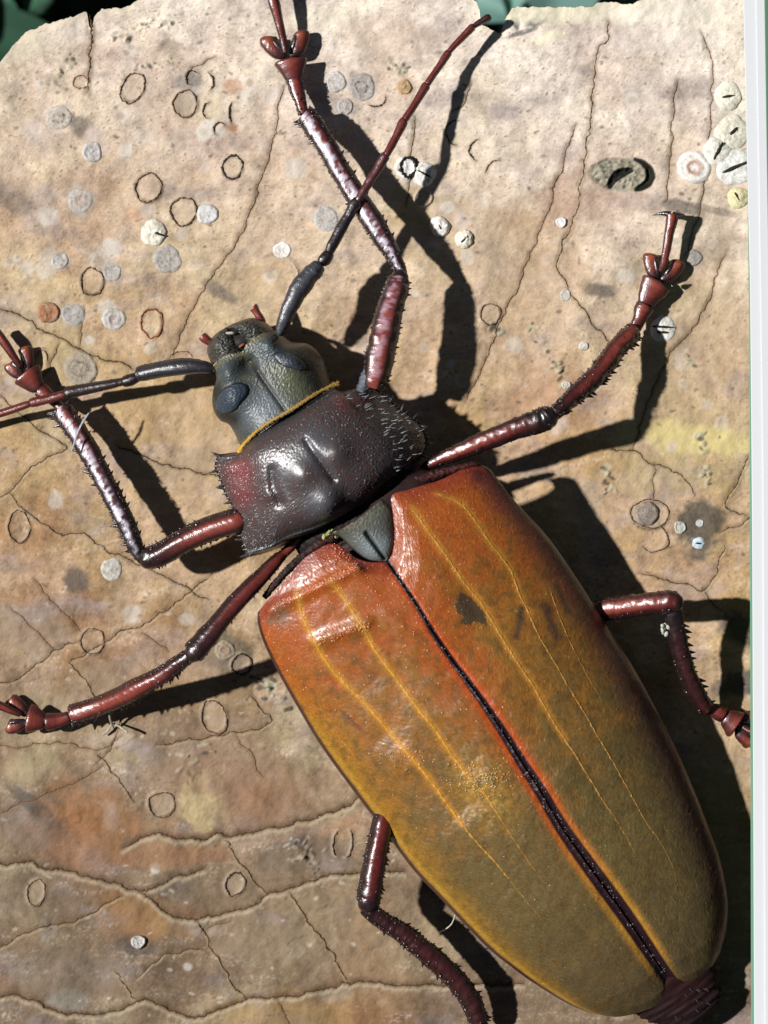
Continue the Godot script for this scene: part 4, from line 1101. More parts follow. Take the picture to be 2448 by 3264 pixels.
func build_pronotum(acc: Acc, hair: Acc) -> void:
	var q := coons(v2s([694, 1448, 684, 1488, 703, 1534, 716, 1575, 738, 1612, 750, 1664, 766, 1716, 786, 1776]), v2s([1172, 1226, 1202, 1241, 1251, 1284, 1300, 1317, 1345, 1360, 1362, 1414, 1340, 1462, 1300, 1496]),
		v2s([694, 1448, 730, 1444, 768, 1434, 812, 1386, 872, 1347, 936, 1308, 991, 1270, 1056, 1238, 1090, 1246, 1172, 1226]), v2s([786, 1776, 860, 1757, 925, 1723, 1007, 1696, 1088, 1653, 1170, 1604, 1230, 1553, 1300, 1496]), 170, 230)
	for i in q.na:
		var a := float(i) / (q.na - 1)
		for j in q.nb:
			var b := float(j) / (q.nb - 1)
			var k := i * q.nb + j
			var p := q.p[k]
			var x := absf(2.0 * b - 1.0)
			var y := absf(2.0 * a - 1.0)
			q.h[k] = 11.5 + 11.0 * pow(maxf(1.0 - pow(x, 2.1), 0.0), 0.85) * pow(maxf(1.0 - pow(y, 3.2), 0.0), 0.55)
			# raised disc with two polished swellings, furrow between them
			q.h[k] += 1.3 * gauss(p, 965, 1515, 50) + 0.7 * gauss(p, 862, 1575, 26) + 1.3 * gauss(p, 1075, 1440, 46) + 1.5 * gauss(p, 1050, 1612, 56) + 0.4 * gauss(p, 1000, 1420, 40)
			var md := seg_d(p, Vector2(975, 1405), Vector2(1062, 1530))
			q.h[k] -= 0.6 * exp(-md * md / 160.0)
			var cr := minf(seg_d(p, Vector2(868, 1500), Vector2(870, 1555)), seg_d(p, Vector2(870, 1555), Vector2(892, 1602)))
			q.h[k] -= 0.6 * exp(-cr * cr / 260.0)
			q.h[k] -= 0.8 * gauss(p, 1100, 1580, 40) + 0.6 * gauss(p, 770, 1520, 36)
			q.h[k] += 0.7 * exp(-pow((a - 0.965) / 0.02, 2.0)) + 0.5 * exp(-pow((a - 0.035) / 0.02, 2.0))
			var n := fn.get_noise_2d(p.x * 7.0, p.y * 7.0)
			var n2 := fn.get_noise_2d(p.x * 1.5, p.y * 1.5)
			var smooth_ := clampf(gauss(p, 940, 1510, 60) + gauss(p, 1050, 1440, 60) + gauss(p, 1030, 1600, 60), 0.0, 1.0)
			q.h[k] += n * (0.10 * (1.0 - 0.8 * smooth_)) + n2 * 0.03
			var c := Color(0.056, 0.043, 0.042).lerp(Color(0.068, 0.036, 0.033), ss(0.0, 0.5, n2))
			c = c.lerp(Color(0.20, 0.045, 0.045), 0.85 * gauss(p, 765, 1500, 44) + 0.6 * gauss(p, 775, 1580, 40))
			c = c.lerp(Color(0.16, 0.035, 0.028), 0.8 * gauss(p, 1115, 1262, 40) + 0.4 * gauss(p, 1170, 1270, 40))
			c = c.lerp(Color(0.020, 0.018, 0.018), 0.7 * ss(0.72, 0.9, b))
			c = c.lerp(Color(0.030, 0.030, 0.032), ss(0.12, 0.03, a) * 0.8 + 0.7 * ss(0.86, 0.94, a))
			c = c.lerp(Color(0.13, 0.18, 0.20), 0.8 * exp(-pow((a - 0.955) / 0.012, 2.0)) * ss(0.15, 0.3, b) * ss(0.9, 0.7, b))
			c = c.lerp(Color(0.10, 0.115, 0.135), 0.55 * (gauss(p, 1000, 1425, 60) + gauss(p, 1020, 1605, 50) + gauss(p, 905, 1490, 45)))  # bluish highlights on the swellings, painted into the shell colour
			c = c.lerp(Color(0.012, 0.010, 0.010), 0.6 * exp(-md * md / 60.0) + 0.4 * exp(-cr * cr / 90.0))
			var m := 0.72 + 0.56 * rng.randf()
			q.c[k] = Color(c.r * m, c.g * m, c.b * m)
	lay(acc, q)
	# granules that catch the light
	for n in 1100:
		var i := rng.randi_range(4, q.na - 5)
		var edge := rng.randf() < 0.65
		var j := (rng.randi_range(2, 46) if rng.randf() < 0.4 else rng.randi_range(q.nb - 90, q.nb - 3)) if edge else rng.randi_range(3, q.nb - 4)
		var k := i * q.nb + j
		var p := P(q.p[k].x, q.p[k].y, q.h[k])
		var nn := (P(q.p[k + 1].x, q.p[k + 1].y, q.h[k + 1]) - p).cross(P(q.p[k + q.nb].x, q.p[k + q.nb].y, q.h[k + q.nb]) - p).normalized()
		if nn.y < 0:
			nn = -nn
		dome(acc, p, nn, rng.randf_range(2.5, 4.5) / K, 1.6 / K, q.c[k] * 1.25)
	# side teeth
	for s in [0, 1]:
		for n in (22 if s == 0 else 26):
			var t := (n + 0.5) / (22.0 if s == 0 else 26.0)
			var i := clampi(int(t * q.na), 2, q.na - 3)
			var k := i * q.nb + (1 if s == 0 else q.nb - 2)
			var p := P(q.p[k].x, q.p[k].y, q.h[k])
			var tan := (P(q.p[k + q.nb].x, q.p[k + q.nb].y, q.h[k]) - P(q.p[k - q.nb].x, q.p[k - q.nb].y, q.h[k])).normalized()
			var out := tan.cross(Vector3.UP) * (1.0 if s == 0 else -1.0)
			if (s == 0) == (out.x > 0.0):
				out = -out
			var dir := (out + tan * rng.randf_range(-0.35, 0.15) + Vector3.UP * 0.1).normalized()
			var big := n in [0, 3, 6, 7, 10, 12, 15, 18, 21] if s == 0 else n % 3 == 0
			cone(acc, p - out * 0.0006, dir, (36.0 if big else rng.randf_range(15, 24)) / K, 8.0 / K, Color(0.03, 0.025, 0.026), Color(0.012, 0.01, 0.01), 8)
	# pale bristles on the right flank and rear left corner
	for n in 120:
		var right := n < 96
		var i := rng.randi_range(6, q.na - 8) if right else rng.randi_range(q.na - 40, q.na - 4)
		var j := rng.randi_range(q.nb - 42, q.nb - 2) if right else rng.randi_range(2, 40)
		var k := i * q.nb + j
		var p := P(q.p[k].x, q.p[k].y, q.h[k])
		var dir := Vector3(rng.randf_range(0.5, 1.0) if right else rng.randf_range(-0.8, -0.2), rng.randf_range(0.1, 0.7), rng.randf_range(-0.6, 0.2) if right else rng.randf_range(0.3, 0.9)).normalized()
		cone(hair, p, dir, rng.randf_range(8, 26) / K, 1.2 / K, Color(0.22, 0.24, 0.25), Color(0.42, 0.44, 0.45), 5, Vector3(0.0002, -0.0002, -0.0002))
	# underside
	for k in q.h.size():
		var a := float(k / q.nb) / (q.na - 1)
		var b := float(k % q.nb) / (q.nb - 1)
		q.h[k] = 12.0 - 7.5 * pow(maxf(1.0 - pow(absf(2.0 * b - 1.0), 2.3), 0.0), 0.8) * pow(maxf(1.0 - pow(absf(2.0 * a - 1.0), 5.0), 0.0), 0.55)
		q.c[k] = BLK
	lay(acc, q)

func el_edge(u: float) -> float:
	return lut([[0, 16.5], [0.08, 15.0], [0.25, 12.0], [0.5, 10.0], [0.75, 8.6], [0.92, 7.2], [1, 6.2]], u)

func el_dome(u: float) -> float:
	return lut([[0, 5.0], [0.03, 7.0], [0.08, 8.6], [0.15, 9.8], [0.35, 11.6], [0.55, 11.8], [0.75, 10.0], [0.88, 7.6], [0.95, 5.4], [0.985, 3.4], [1, 1.8]], u)

func elytron(left: bool) -> Patch:
	var q: Patch
	if left:
		q = coons(v2s([1232, 1792, 1276, 1856, 1327, 1933, 1379, 2020, 1435, 2102, 1507, 2199, 1558, 2271, 1609, 2348, 1660, 2430, 1723, 2528, 1796, 2650, 1900, 2797, 1986, 2914, 2060, 3022, 2104, 3086, 2140, 3132]),
			v2s([822, 1952, 822, 1985, 838, 2040, 871, 2112, 908, 2182, 955, 2264, 1006, 2350, 1062, 2432, 1118, 2508, 1172, 2580, 1234, 2660, 1318, 2772, 1397, 2856, 1478, 2942, 1559, 3024, 1641, 3089, 1700, 3132, 1804, 3196, 1880, 3228]),
			v2s([1232, 1792, 1180, 1792, 1136, 1779, 1104, 1752, 1060, 1733, 1017, 1749, 963, 1787, 908, 1852, 854, 1912, 822, 1952]),
			v2s([2140, 3132, 2134, 3166, 2110, 3194, 2060, 3220, 1983, 3240, 1930, 3238, 1880, 3228]), 420, 170)
	else:
		q = coons(v2s([1238, 1788, 1280, 1852, 1331, 1929, 1383, 2016, 1439, 2098, 1511, 2195, 1562, 2267, 1613, 2344, 1664, 2426, 1727, 2524, 1800, 2646, 1906, 2793, 1992, 2911, 2064, 3019, 2108, 3083, 2145, 3129]),
			v2s([1538, 1484, 1560, 1496, 1591, 1535, 1646, 1604, 1743, 1708, 1840, 1845, 1932, 1991, 2035, 2155, 2137, 2349, 2213, 2518, 2285, 2707, 2311, 2809, 2321, 2886, 2316, 2962, 2300, 3029]),
			v2s([1238, 1788, 1254, 1740, 1258, 1696, 1253, 1637, 1250, 1580, 1300, 1562, 1341, 1549, 1404, 1530, 1473, 1497, 1538, 1484]),
			v2s([2145, 3129, 2180, 3136, 2212, 3127, 2242, 3108, 2270, 3080, 2300, 3029]), 420, 170)
	var blem := PackedVector2Array([Vector2(1470, 1888), Vector2(1452, 1926), Vector2(1456, 1952), Vector2(1478, 1966), Vector2(1464, 1980), Vector2(1482, 1994), Vector2(1512, 1984), Vector2(1554, 1990), Vector2(1546, 1960), Vector2(1522, 1930), Vector2(1500, 1902)])
	var veins := []
	var vl := [[1060, 1857, 1104, 1917, 1158, 2004, 1201, 2080, 1267, 2167, 1332, 2259, 1386, 2324, 1440, 2405, 1489, 2470], [946, 1879, 963, 1960, 990, 2020, 1028, 2091, 1082, 2161, 1147, 2226, 1212, 2297, 1261, 2356, 1321, 2427, 1375, 2492, 1424, 2560, 1473, 2628]] if left else [[1314, 1618, 1370, 1700, 1427, 1777, 1478, 1854, 1529, 1915, 1560, 1966, 1601, 2033, 1662, 2130, 1698, 2182, 1755, 2284, 1801, 2356], [1383, 1570, 1466, 1604, 1521, 1667, 1570, 1740, 1626, 1813, 1657, 1895, 1688, 1956]]
	for f in vl:
		veins.append(resample(v2s(f), 60))
	for i in q.na:
		var u := float(i) / (q.na - 1)
		for j in q.nb:
			var f := float(j) / (q.nb - 1)
			var k := i * q.nb + j
			var p := q.p[k]
			var pr := pow(maxf(1.0 - pow(f, 2.5), 0.0), 0.72)
			var h := el_edge(u) + el_dome(u) * pr
			var wpx := lerpf(6.0, 26.0, ss(0.05, 0.95, u))
			var sd: float = p.distance_to(q.p[i * q.nb])
			h -= 0.28 * exp(-pow(sd / (wpx * 1.3), 2.0)) - 0.22 * exp(-pow(sd / 5.0, 2.0))
			var n := fn.get_noise_2d(p.x * 0.5, p.y * 0.5)
			var n2 := fn.get_noise_2d(p.x * 2.0 + 90.0, p.y * 2.0)
			var n3 := fn.get_noise_2d(f * 420.0 + 30.0 * n2, u * 4200.0 + 60.0 * n2)
			var n4 := fn.get_noise_2d(p.x * 8.0, p.y * 8.0)
			h += 0.14 * n * pr + 0.02 * n2 + (0.06 + 0.05 * gauss(p, 1560, 2500, 160)) * n3 * (0.25 + 0.85 * ss(0.10, 0.45, u)) + (0.014 + 0.06 * ss(0.22, 0.04, u)) * n4
			if left:
				# folds across the shoulder, dents further back
				var d1 := seg_d(p, Vector2(862, 1945), Vector2(1140, 1812))
				h += 0.75 * exp(-d1 * d1 / 420.0) * ss(0.02, 0.12, 1.0 - f)
				var d2 := seg_d(p, Vector2(1010, 2045), Vector2(1170, 1985))
				h += 0.7 * exp(-d2 * d2 / 500.0)
				h += 0.5 * gauss(p, 1300, 2415, 60) + 0.5 * gauss(p, 1560, 2480, 70) - 0.5 * gauss(p, 1480, 2560, 60) - 0.4 * gauss(p, 1230, 2350, 50)
			# colour
			var gold := Color(0.38, 0.185, 0.018)
			var c := Color(0.38, 0.090, 0.015).lerp(Color(0.28, 0.118, 0.020), ss(0.05, 0.34, u + n * 0.12 + n2 * 0.05))
			c = c.lerp(Color(0.142, 0.096, 0.032), ss(0.30, 0.66, u + n * 0.15 + n2 * 0.05))
			c = c.lerp(Color(0.108, 0.074, 0.032), ss(0.70, 1.0, u + n * 0.1))
			c = c.lerp(Color(0.36, 0.085, 0.013), 0.75 * ss(0.36, 0.0, f + n * 0.1) * ss(0.62, 0.25, u))
			if left:
				c = c.lerp(gold, 0.65 * ss(0.76, 0.97, f + n2 * 0.04) * ss(0.08, 0.3, u))
				c = c.lerp(Color(0.42, 0.24, 0.035), 0.8 * (gauss(p, 1560, 2560, 90) + gauss(p, 1500, 2470, 70)) * (0.6 + 0.8 * n2))
			else:
				c = Color(c.r * 1.04, c.g * 1.08, c.b * 1.05)
				c = c.lerp(Color(0.105, 0.030, 0.038), 0.85 * ss(0.80 - 0.10 * u, 0.99, f + n2 * 0.03))  # shade on the flank that curves away, painted as dark purple
			c = c.lerp(Color(0.13, 0.075, 0.022), 0.5 * ss(0.05, 0.45, fn.get_noise_2d(p.x * 0.9 + 700.0, p.y * 0.9)) * ss(0.06, 0.2, u))
			for w in veins:
				var best := 1e9
				for m in range(0, 60, 2):
					best = minf(best, w[m].distance_squared_to(p))
				if best < 1600.0:
					var on := 1e9
					for m in 59:
						on = minf(on, seg_d(p, w[m], w[m + 1])) if w[m].distance_squared_to(p) < 2500.0 else on
					c = c.lerp(Color(0.55, 0.24, 0.03), 0.8 * exp(-on * on / 150.0))
			# red-dark base next to scutellum and pronotum, sutural band
			c = c.lerp(Color(0.22, 0.03, 0.016), 0.85 * ss(0.055, 0.0, u) * (1.0 if left else ss(0.3, 0.6, f) * 0.4 + 0.6))
			var band := ss(wpx * 1.3 + 26.0, wpx * 1.1, sd) * ss(0.0, 0.06, u)
			var bc := Color(0.52, 0.085, 0.012).lerp(Color(0.52, 0.25, 0.03), ss(0.50, 0.85, u))
			c = c.lerp(bc, band * 0.9 * ss(1.0, 0.9, u))
			c = c.lerp(Color(0.026, 0.010, 0.012), ss(wpx * 1.15, wpx * 0.85, sd))
			var rim := p.distance_to(q.p[i * q.nb + q.nb - 1])
			if left:
				c = c.lerp(Color(0.50, 0.28, 0.035), 0.6 * exp(-pow((rim - 20.0) / 9.0, 2.0)) * ss(0.12, 0.4, u))
			c = c.lerp(Color(0.045, 0.014, 0.012), ss(13.0, 7.0, rim))
			# dark blemishes
			if not left:
				if p.distance_squared_to(Vector2(1500, 1945)) < 10000.0 and Geometry2D.is_point_in_polygon(p + Vector2(n2 * 9.0 + n4 * 4.0, n4 * 7.0), blem):
					c = c.lerp(Color(0.060, 0.046, 0.028), 0.9 + 0.3 * n4)
				var e1 := seg_d(p, Vector2(1664, 1940), Vector2(1646, 2030))
				c = c.lerp(Color(0.06, 0.046, 0.028), 0.8 * exp(-e1 * e1 / 150.0))
				var e2 := seg_d(p, Vector2(1735, 1930), Vector2(1775, 2030))
				c = c.lerp(Color(0.05, 0.03, 0.025), 0.75 * exp(-e2 * e2 / 320.0))
				var e3 := seg_d(p, Vector2(1775, 1870), Vector2(1810, 1950))
				c = c.lerp(Color(0.05, 0.03, 0.025), 0.6 * exp(-e3 * e3 / 100.0))
				c = c.lerp(Color(0.05, 0.02, 0.02), 0.8 * gauss(p, 1525, 1518, 22))
				c = c.lerp(Color(0.10, 0.04, 0.02), 0.7 * gauss(p, 1402, 1838, 9))
			else:
				c = c.lerp(Color(0.13, 0.12, 0.08), 0.7 * gauss(p, 900, 1962, 30) + 0.6 * gauss(p, 862, 1978, 14))
				c = c.lerp(Color(0.08, 0.03, 0.02), 0.5 * exp(-pow(seg_d(p, Vector2(1085, 2265), Vector2(1160, 2335)) / 7.0, 2.0)))
			var mm := 0.745 + 0.24 * n4 + 0.30 * rng.randf() + 0.20 * n3
			q.c[k] = Color(c.r * mm, c.g * mm, c.b * mm)
			q.h[k] = h
	return q

func build_elytron(beetle: Node3D, left: bool, shell: Material, veinm: Material) -> void:
	var q := elytron(left)
	var acc := Acc.new()
	lay(acc, q, Vector2(3, 10))
	# folded-under margin
	var b0 := acc.v.size()
	for i in q.na:
		var k := i * q.nb + q.nb - 1
		var inn := (q.p[i * q.nb + q.nb / 2] - q.p[k]).normalized()
		for s in 4:
			var p: Vector2 = q.p[k] + inn * [0.0, -1.0, 6.0, 40.0][s]
			acc.v.append(P(p.x, p.y, q.h[k] - [0.0, 0.7, 1.6, 2.2][s]))
			acc.c.append(Color(0.04, 0.012, 0.010))
			acc.uv.append(Vector2(0, float(i) / q.na))
	acc.grid_faces(b0, q.na, 4, left)
	# fine granules near the front and along the suture
	for n in 560:
		var i: int
		var j: int
		if n < 300:
			i = clampi(int(absf(rng.randfn(0.0, 0.16)) * q.na), 3, q.na - 4)
			j = rng.randi_range(3, q.nb - 4)
		elif n < 440:
			i = rng.randi_range(3, q.na - 4)
			j = rng.randi_range(0, 5)
		else:
			i = rng.randi_range(3, q.na - 4)
			j = rng.randi_range(3, q.nb - 3)
		var k := i * q.nb + j
		var p := P(q.p[k].x, q.p[k].y, q.h[k])
		var nn := (P(q.p[k + 1].x, q.p[k + 1].y, q.h[k + 1]) - p).cross(P(q.p[k + q.nb].x, q.p[k + q.nb].y, q.h[k + q.nb]) - p).normalized()
		if nn.y < 0:
			nn = -nn
		dome(acc, p, nn, (rng.randf_range(1.6, 2.6) if n >= 300 and n < 440 else rng.randf_range(2.0, 4.0)) / K, 1.2 / K, (Color(0.20, 0.17, 0.165) if n >= 300 and n < 440 and n % 2 == 0 else q.c[k] * 1.2))
	var glint_bumps := Acc.new()  # small bumps added to catch highlights along the bright streaks
	if left:
		for n in 760:
			var band := n / 2
			var w := Vector2.ZERO
			if band < 130:
				w = Vector2(872, 1934).lerp(Vector2(1138, 1806), rng.randf()) + Vector2(rng.randfn(0, 3), rng.randfn(0, 6))
			elif band < 200:
				w = Vector2(1010, 2040).lerp(Vector2(1175, 1985), rng.randf()) + Vector2(rng.randfn(0, 6), rng.randfn(0, 11))
			elif band < 250:
				w = Vector2(1085, 1765) + Vector2(rng.randfn(0, 34), rng.randfn(0, 18))
			elif band < 275:
				w = Vector2(1290, 2410) + Vector2(rng.randfn(0, 40), rng.randfn(0, 20))
			else:
				w = Vector2(1540, 2480) + Vector2(rng.randfn(0, 50), rng.randfn(0, 30))
			var k := q.near(w)
			if k % q.nb > q.nb - 4 or k < q.nb * 2:
				continue
			var p := P(q.p[k].x, q.p[k].y, q.h[k] - 0.02)
			var rr := rng.randf_range(2.5, 5.0)
			dome(glint_bumps, p, Vector3(-0.25, 1.0, -0.05).normalized(), rr / K, rr * 0.46 / K, q.c[k] * 1.1, 10)
	var em := one(acc, shell)
	glint_bumps.commit(em, mat(0.3, 1.0))
	var e := obj("elytron", em, beetle, "near left wing case, golden brown with glossy folds at the shoulder" if left else "right wing case, orange to olive with a dark blemish")
	var lines := [
		[6.0, [1060, 1857, 1104, 1917, 1158, 2004, 1201, 2080, 1267, 2167, 1332, 2259, 1386, 2324, 1440, 2405, 1489, 2470, 1540, 2528, 1614, 2639, 1672, 2727]],
		[6.0, [946, 1879, 963, 1960, 990, 2020, 1028, 2091, 1082, 2161, 1147, 2226, 1212, 2297, 1261, 2356, 1321, 2427, 1375, 2492, 1424, 2560, 1473, 2628, 1527, 2693, 1587, 2758, 1660, 2850, 1730, 2936]],
		[2.5, [1540, 2520, 1614, 2639, 1672, 2727, 1712, 2783, 1758, 2840]],
		[2.2, [1060, 2320, 1100, 2372, 1147, 2427]]] if left else [
		[5.0, [1314, 1618, 1370, 1700, 1427, 1777, 1478, 1854, 1529, 1915, 1560, 1966, 1601, 2033, 1662, 2130, 1698, 2182, 1755, 2284, 1801, 2356, 1835, 2408, 1876, 2475, 1921, 2550, 1978, 2635, 2030, 2730, 2070, 2810]],
		[4.0, [1383, 1570, 1466, 1604, 1521, 1667, 1570, 1740, 1626, 1813, 1657, 1895, 1688, 1956, 1719, 2028, 1765, 2105, 1811, 2187, 1852, 2253, 1893, 2325, 1939, 2402, 1985, 2484, 2012, 2533, 2060, 2620, 2106, 2686, 2142, 2758, 2167, 2840, 2193, 2881]],
		[2.2, [1749, 1864, 1780, 1956, 1826, 2064, 1883, 2171, 1919, 2233]]]
	var hat := func(x: float, y: float) -> float:
		return q.h[q.near(Vector2(x, y))]
	for l in lines:
		var pts := resample(v2s(l[1]), int(plen(v2s(l[1])) / 6.0))
		var va := Acc.new()
		va = ribbon(pts, l[0], 0.10, Color(0.56, 0.27, 0.035) if left else Color(0.46, 0.23, 0.05), -0.02, hat, 0.6, pts.size() * 0.35)
		obj("wing_vein", one(va, veinm), e)

func build_beetle() -> void:
	var beetle := thing("beetle", "giant longhorn beetle with orange brown wing cases and dark spiny thorax", "beetle")
	var grain := noise_tex(51, 0.09, 3, 512)
	var leg_m := bump(mat(0.31, 0.75), grain, 0.035, 80.0)
	var head_m := bump(mat(0.42, 0.5), grain, 0.02, 80.0)
	var pro_m := bump(mat(0.36, 0.75), grain, 0.03, 70.0)
	var body := ArrayMesh.new()
	var a := Acc.new()
	build_legs(a)
	a.commit(body, leg_m)
	a = Acc.new()
	build_head(a)
	a.commit(body, head_m)
	a = Acc.new()
	var hair := Acc.new()
	build_pronotum(a, hair)
	a.commit(body, pro_m)
	# thorax and abdomen under the wing cases
	a = Acc.new()
	var ab := L([1090, 1560, 12, 150, 1200, 1640, 11.5, 230, 1320, 1880, 10.5, 300, 1480, 2100, 9.5, 340, 1650, 2380, 8.6, 345, 1800, 2620, 8, 320, 1960, 2860, 7.4, 250, 2080, 3040, 6.6, 190, 2180, 3170, 5.4, 130, 2230, 3240, 4.6, 90])
	limb(a, ab, 0.36, [BLK, DRK, DRK, Color(0.010, 0.006, 0.007)], BLK, 0.3, 64, 0.01, 10.0)
	# segments of the abdomen tip
	blob(a, 2172, 3140, 5.0, 112, 88, 2.6, 0.95, Color(0.009, 0.005, 0.006), 0.04, 24, 40)
	for n in 12:
		cone(a, P(2200 + rng.randf_range(-60, 70), 3180 + rng.randf_range(-60, 60), 8.2), Vector3(rng.randf_range(0.2, 0.9), 0.5, rng.randf_range(0.0, 0.8)).normalized(), 18.0 / K, 1.6 / K, Color(0.04, 0.03, 0.034), Color(0.10, 0.09, 0.09), 5)
	# collar of the wing bases
	limb(a, L([842, 1906, 13, 9, 890, 1846, 14, 11, 955, 1782, 14.5, 13, 1030, 1728, 15, 16, 1110, 1690, 15, 18, 1180, 1650, 15, 18]), 0.8, [DRK, BLK, DRK, BLK], BLK, 0.4, 18, 0.5)
	limb(a, L([1240, 1566, 14.5, 18, 1330, 1532, 14.5, 16, 1420, 1504, 14.5, 13, 1500, 1482, 14.5, 9, 1528, 1480, 14, 6]), 0.8, [BLK, DRK, Color(0.06, 0.014, 0.012), DRK], BLK, 0.4, 18, 0.5)
	limb(a, L([950, 1752, 9, 40, 1010, 1716, 10.5, 70, 1130, 1640, 12.5, 90, 1260, 1560, 11.5, 70]), 0.6, [BLK * 0.5, BLK * 0.5], BLK * 0.5, 0.4, 24, 0.2, 8.0)
	limb(a, L([1150, 1250, 14, 16, 1166, 1216, 14.5, 22, 1182, 1180, 14.5, 22]), 0.8, [Color(0.10, 0.12, 0.14), Color(0.16, 0.19, 0.22)], BLK, 0.3, 18, 0.4)
	a.commit(body, mat(0.62, 0.35))
	obj("body", body, beetle)
	var bristle_m := mat(0.45, 0.5)
	var bristles := obj("bristles", one(hair, bristle_m), beetle)
	bristles.set_meta("kind", "stuff")
	# wing cases
	var wr := noise_tex(61, 0.02, 4, 512)
	var shell := mat(0.36, 0.6)
	bump(shell, wr, 0.012, 1.0, false)
	shell.uv1_scale = Vector3(0.9, 2.4, 1.0)
	shell.clearcoat_enabled = true
	shell.clearcoat = 0.28
	shell.clearcoat_roughness = 0.2
	var veinm := mat(0.42, 0.45)
	build_elytron(beetle, true, shell, veinm)
	build_elytron(beetle, false, shell, veinm)
	# scutellum
	var s := coons(v2s([1040, 1708, 1083, 1712, 1121, 1748, 1172, 1784, 1232, 1792]), v2s([1218, 1590, 1252, 1630, 1259, 1696, 1254, 1750, 1236, 1792]), v2s([1040, 1708, 1100, 1680, 1160, 1640, 1218, 1590]), v2s([1232, 1792, 1233, 1792.5, 1235, 1792.5, 1236, 1792]), 70, 60)
	for i in s.na:
		for j in s.nb:
			var k := i * s.nb + j
			var x := float(i) / (s.na - 1)
			var y := absf(2.0 * j / (s.nb - 1) - 1.0)
			var p := s.p[k]
			var md := seg_d(p, Vector2(1168, 1700), Vector2(1225, 1780))
			s.h[k] = 20.5 + 2.4 * pow(maxf(1.0 - pow(y, 2.5), 0.0), 0.6) * sqrt(maxf(1.0 - pow(x, 5.0), 0.0)) - 0.9 * exp(-md * md / 40.0) + 0.12 * fn.get_noise_2d(p.x * 7.0, p.y * 7.0)
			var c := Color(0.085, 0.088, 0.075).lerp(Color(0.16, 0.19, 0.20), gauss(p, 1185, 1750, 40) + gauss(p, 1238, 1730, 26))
			c = c.lerp(Color(0.24, 0.22, 0.12), 0.7 * ss(0.25, 0.0, x) * ss(-0.1, 0.3, fn.get_noise_2d(p.x * 4.0, p.y * 4.0)))
			c = c.lerp(Color(0.012, 0.012, 0.014), 0.9 * exp(-md * md / 26.0) + 0.9 * ss(0.90, 0.99, y))
			var m := 0.8 + 0.4 * rng.randf()
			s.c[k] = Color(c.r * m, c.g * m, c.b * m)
	a = Acc.new()
	lay(a, s)
	obj("scutellum", one(a, head_m), beetle)
	# yellow fringe between head and thorax
	a = Acc.new()
	limb(a, L([762, 1440, 13, 10, 779, 1414, 14.5, 6, 817, 1376, 16.4, 4, 871, 1338, 17.6, 3.5, 936, 1300, 18.2, 3.5, 991, 1264, 17.6, 4, 1056, 1230, 15.6, 5, 1076, 1222, 15, 4]), 0.9, [Color(0.62, 0.36, 0.06), Color(0.42, 0.24, 0.05), Color(0.40, 0.24, 0.05), Color(0.46, 0.34, 0.08)], Color(0.25, 0.14, 0.03), 0.3, 14, 0.3)
	var fc := L([762, 1440, 13, 10, 779, 1414, 14.5, 6, 817, 1376, 16.4, 4, 871, 1338, 17.6, 3.5, 936, 1300, 18.2, 3.5, 991, 1264, 17.6, 4, 1056, 1230, 15.6, 5, 1076, 1222, 15, 4])
	for n in 420:
		var fr := frame_at(fc, rng.randf())
		var sd2 := 1.0 if rng.randf() < 0.5 else -1.0
		var fcol := Color(0.52, 0.32, 0.06).lerp(Color(0.30, 0.19, 0.05), rng.randf())
		cone(a, fr[0], (fr[2] * sd2 * rng.randf_range(0.3, 1.0) + fr[3] * rng.randf_range(0.0, 0.8) + fr[1] * rng.randf_range(-0.9, 0.9)).normalized(), rng.randf_range(6, 13) / K, 1.4 / K, fcol, fcol * 1.2, 4)
	obj("collar_fringe", one(a, mat(0.6, 0.4)), beetle, "golden hair fringe between head and thorax")
	# eyes
	var eye_m := bump(mat(0.40, 0.55), noise_tex(71, 0.16, 1, 256, FastNoiseLite.TYPE_CELLULAR), 0.03, 90.0)
	a = Acc.new()
	eye_cap(a, 737, 1270, 66, 40, -0.69, 0.9, Color(0.036, 0.050, 0.068))
	obj("eye", one(a, eye_m), beetle)
	a = Acc.new()
	eye_cap(a, 924, 1152, 56, 25, 0.42, 0.8, Color(0.040, 0.052, 0.066))
	obj("eye", one(a, eye_m), beetle)
	# mandibles
	for m in 2:
		var q: Patch
		if m == 0:
			q = coons(v2s([676, 1168, 660, 1120, 668, 1088, 690, 1062, 716, 1046]), v2s([790, 1108, 780, 1090, 764, 1070, 744, 1054, 716, 1044]), v2s([676, 1168, 710, 1136, 771, 1122, 790, 1108]), v2s([715.5, 1046, 715.8, 1046, 716.1, 1046, 716.4, 1046]), 60, 50)
		else:
			q = coons(v2s([778, 1110, 768, 1094, 754, 1078, 738, 1060, 718, 1044]), v2s([872, 1052, 850, 1030, 806, 1013, 754, 1027, 718, 1044]), v2s([778, 1110, 786, 1096, 831, 1066, 872, 1052]), v2s([717.5, 1044, 717.8, 1044, 718.1, 1044, 718.4, 1044]), 60, 50)
		for i in q.na:
			for j in q.nb:
				var k := i * q.nb + j
				var x := float(i) / (q.na - 1)
				var y := absf(2.0 * j / (q.nb - 1) - 1.0)
				var p := q.p[k]
				q.h[k] = 7.0 + 5.5 * pow(maxf(1.0 - pow(y, 2.4), 0.0), 0.6) * sqrt(maxf(1.0 - pow(x, 3.0), 0.0)) + 0.25 * fn.get_noise_2d(p.x * 5.0, p.y * 5.0)
				var c := Color(0.050, 0.048, 0.038).lerp(Color(0.024, 0.022, 0.02), ss(-0.2, 0.4, fn.get_noise_2d(p.x * 2.0, p.y * 2.0)))
				var v := 0.75 + 0.5 * rng.randf()
				q.c[k] = Color(c.r * v, c.g * v, c.b * v)
		a = Acc.new()
		lay(a, q)
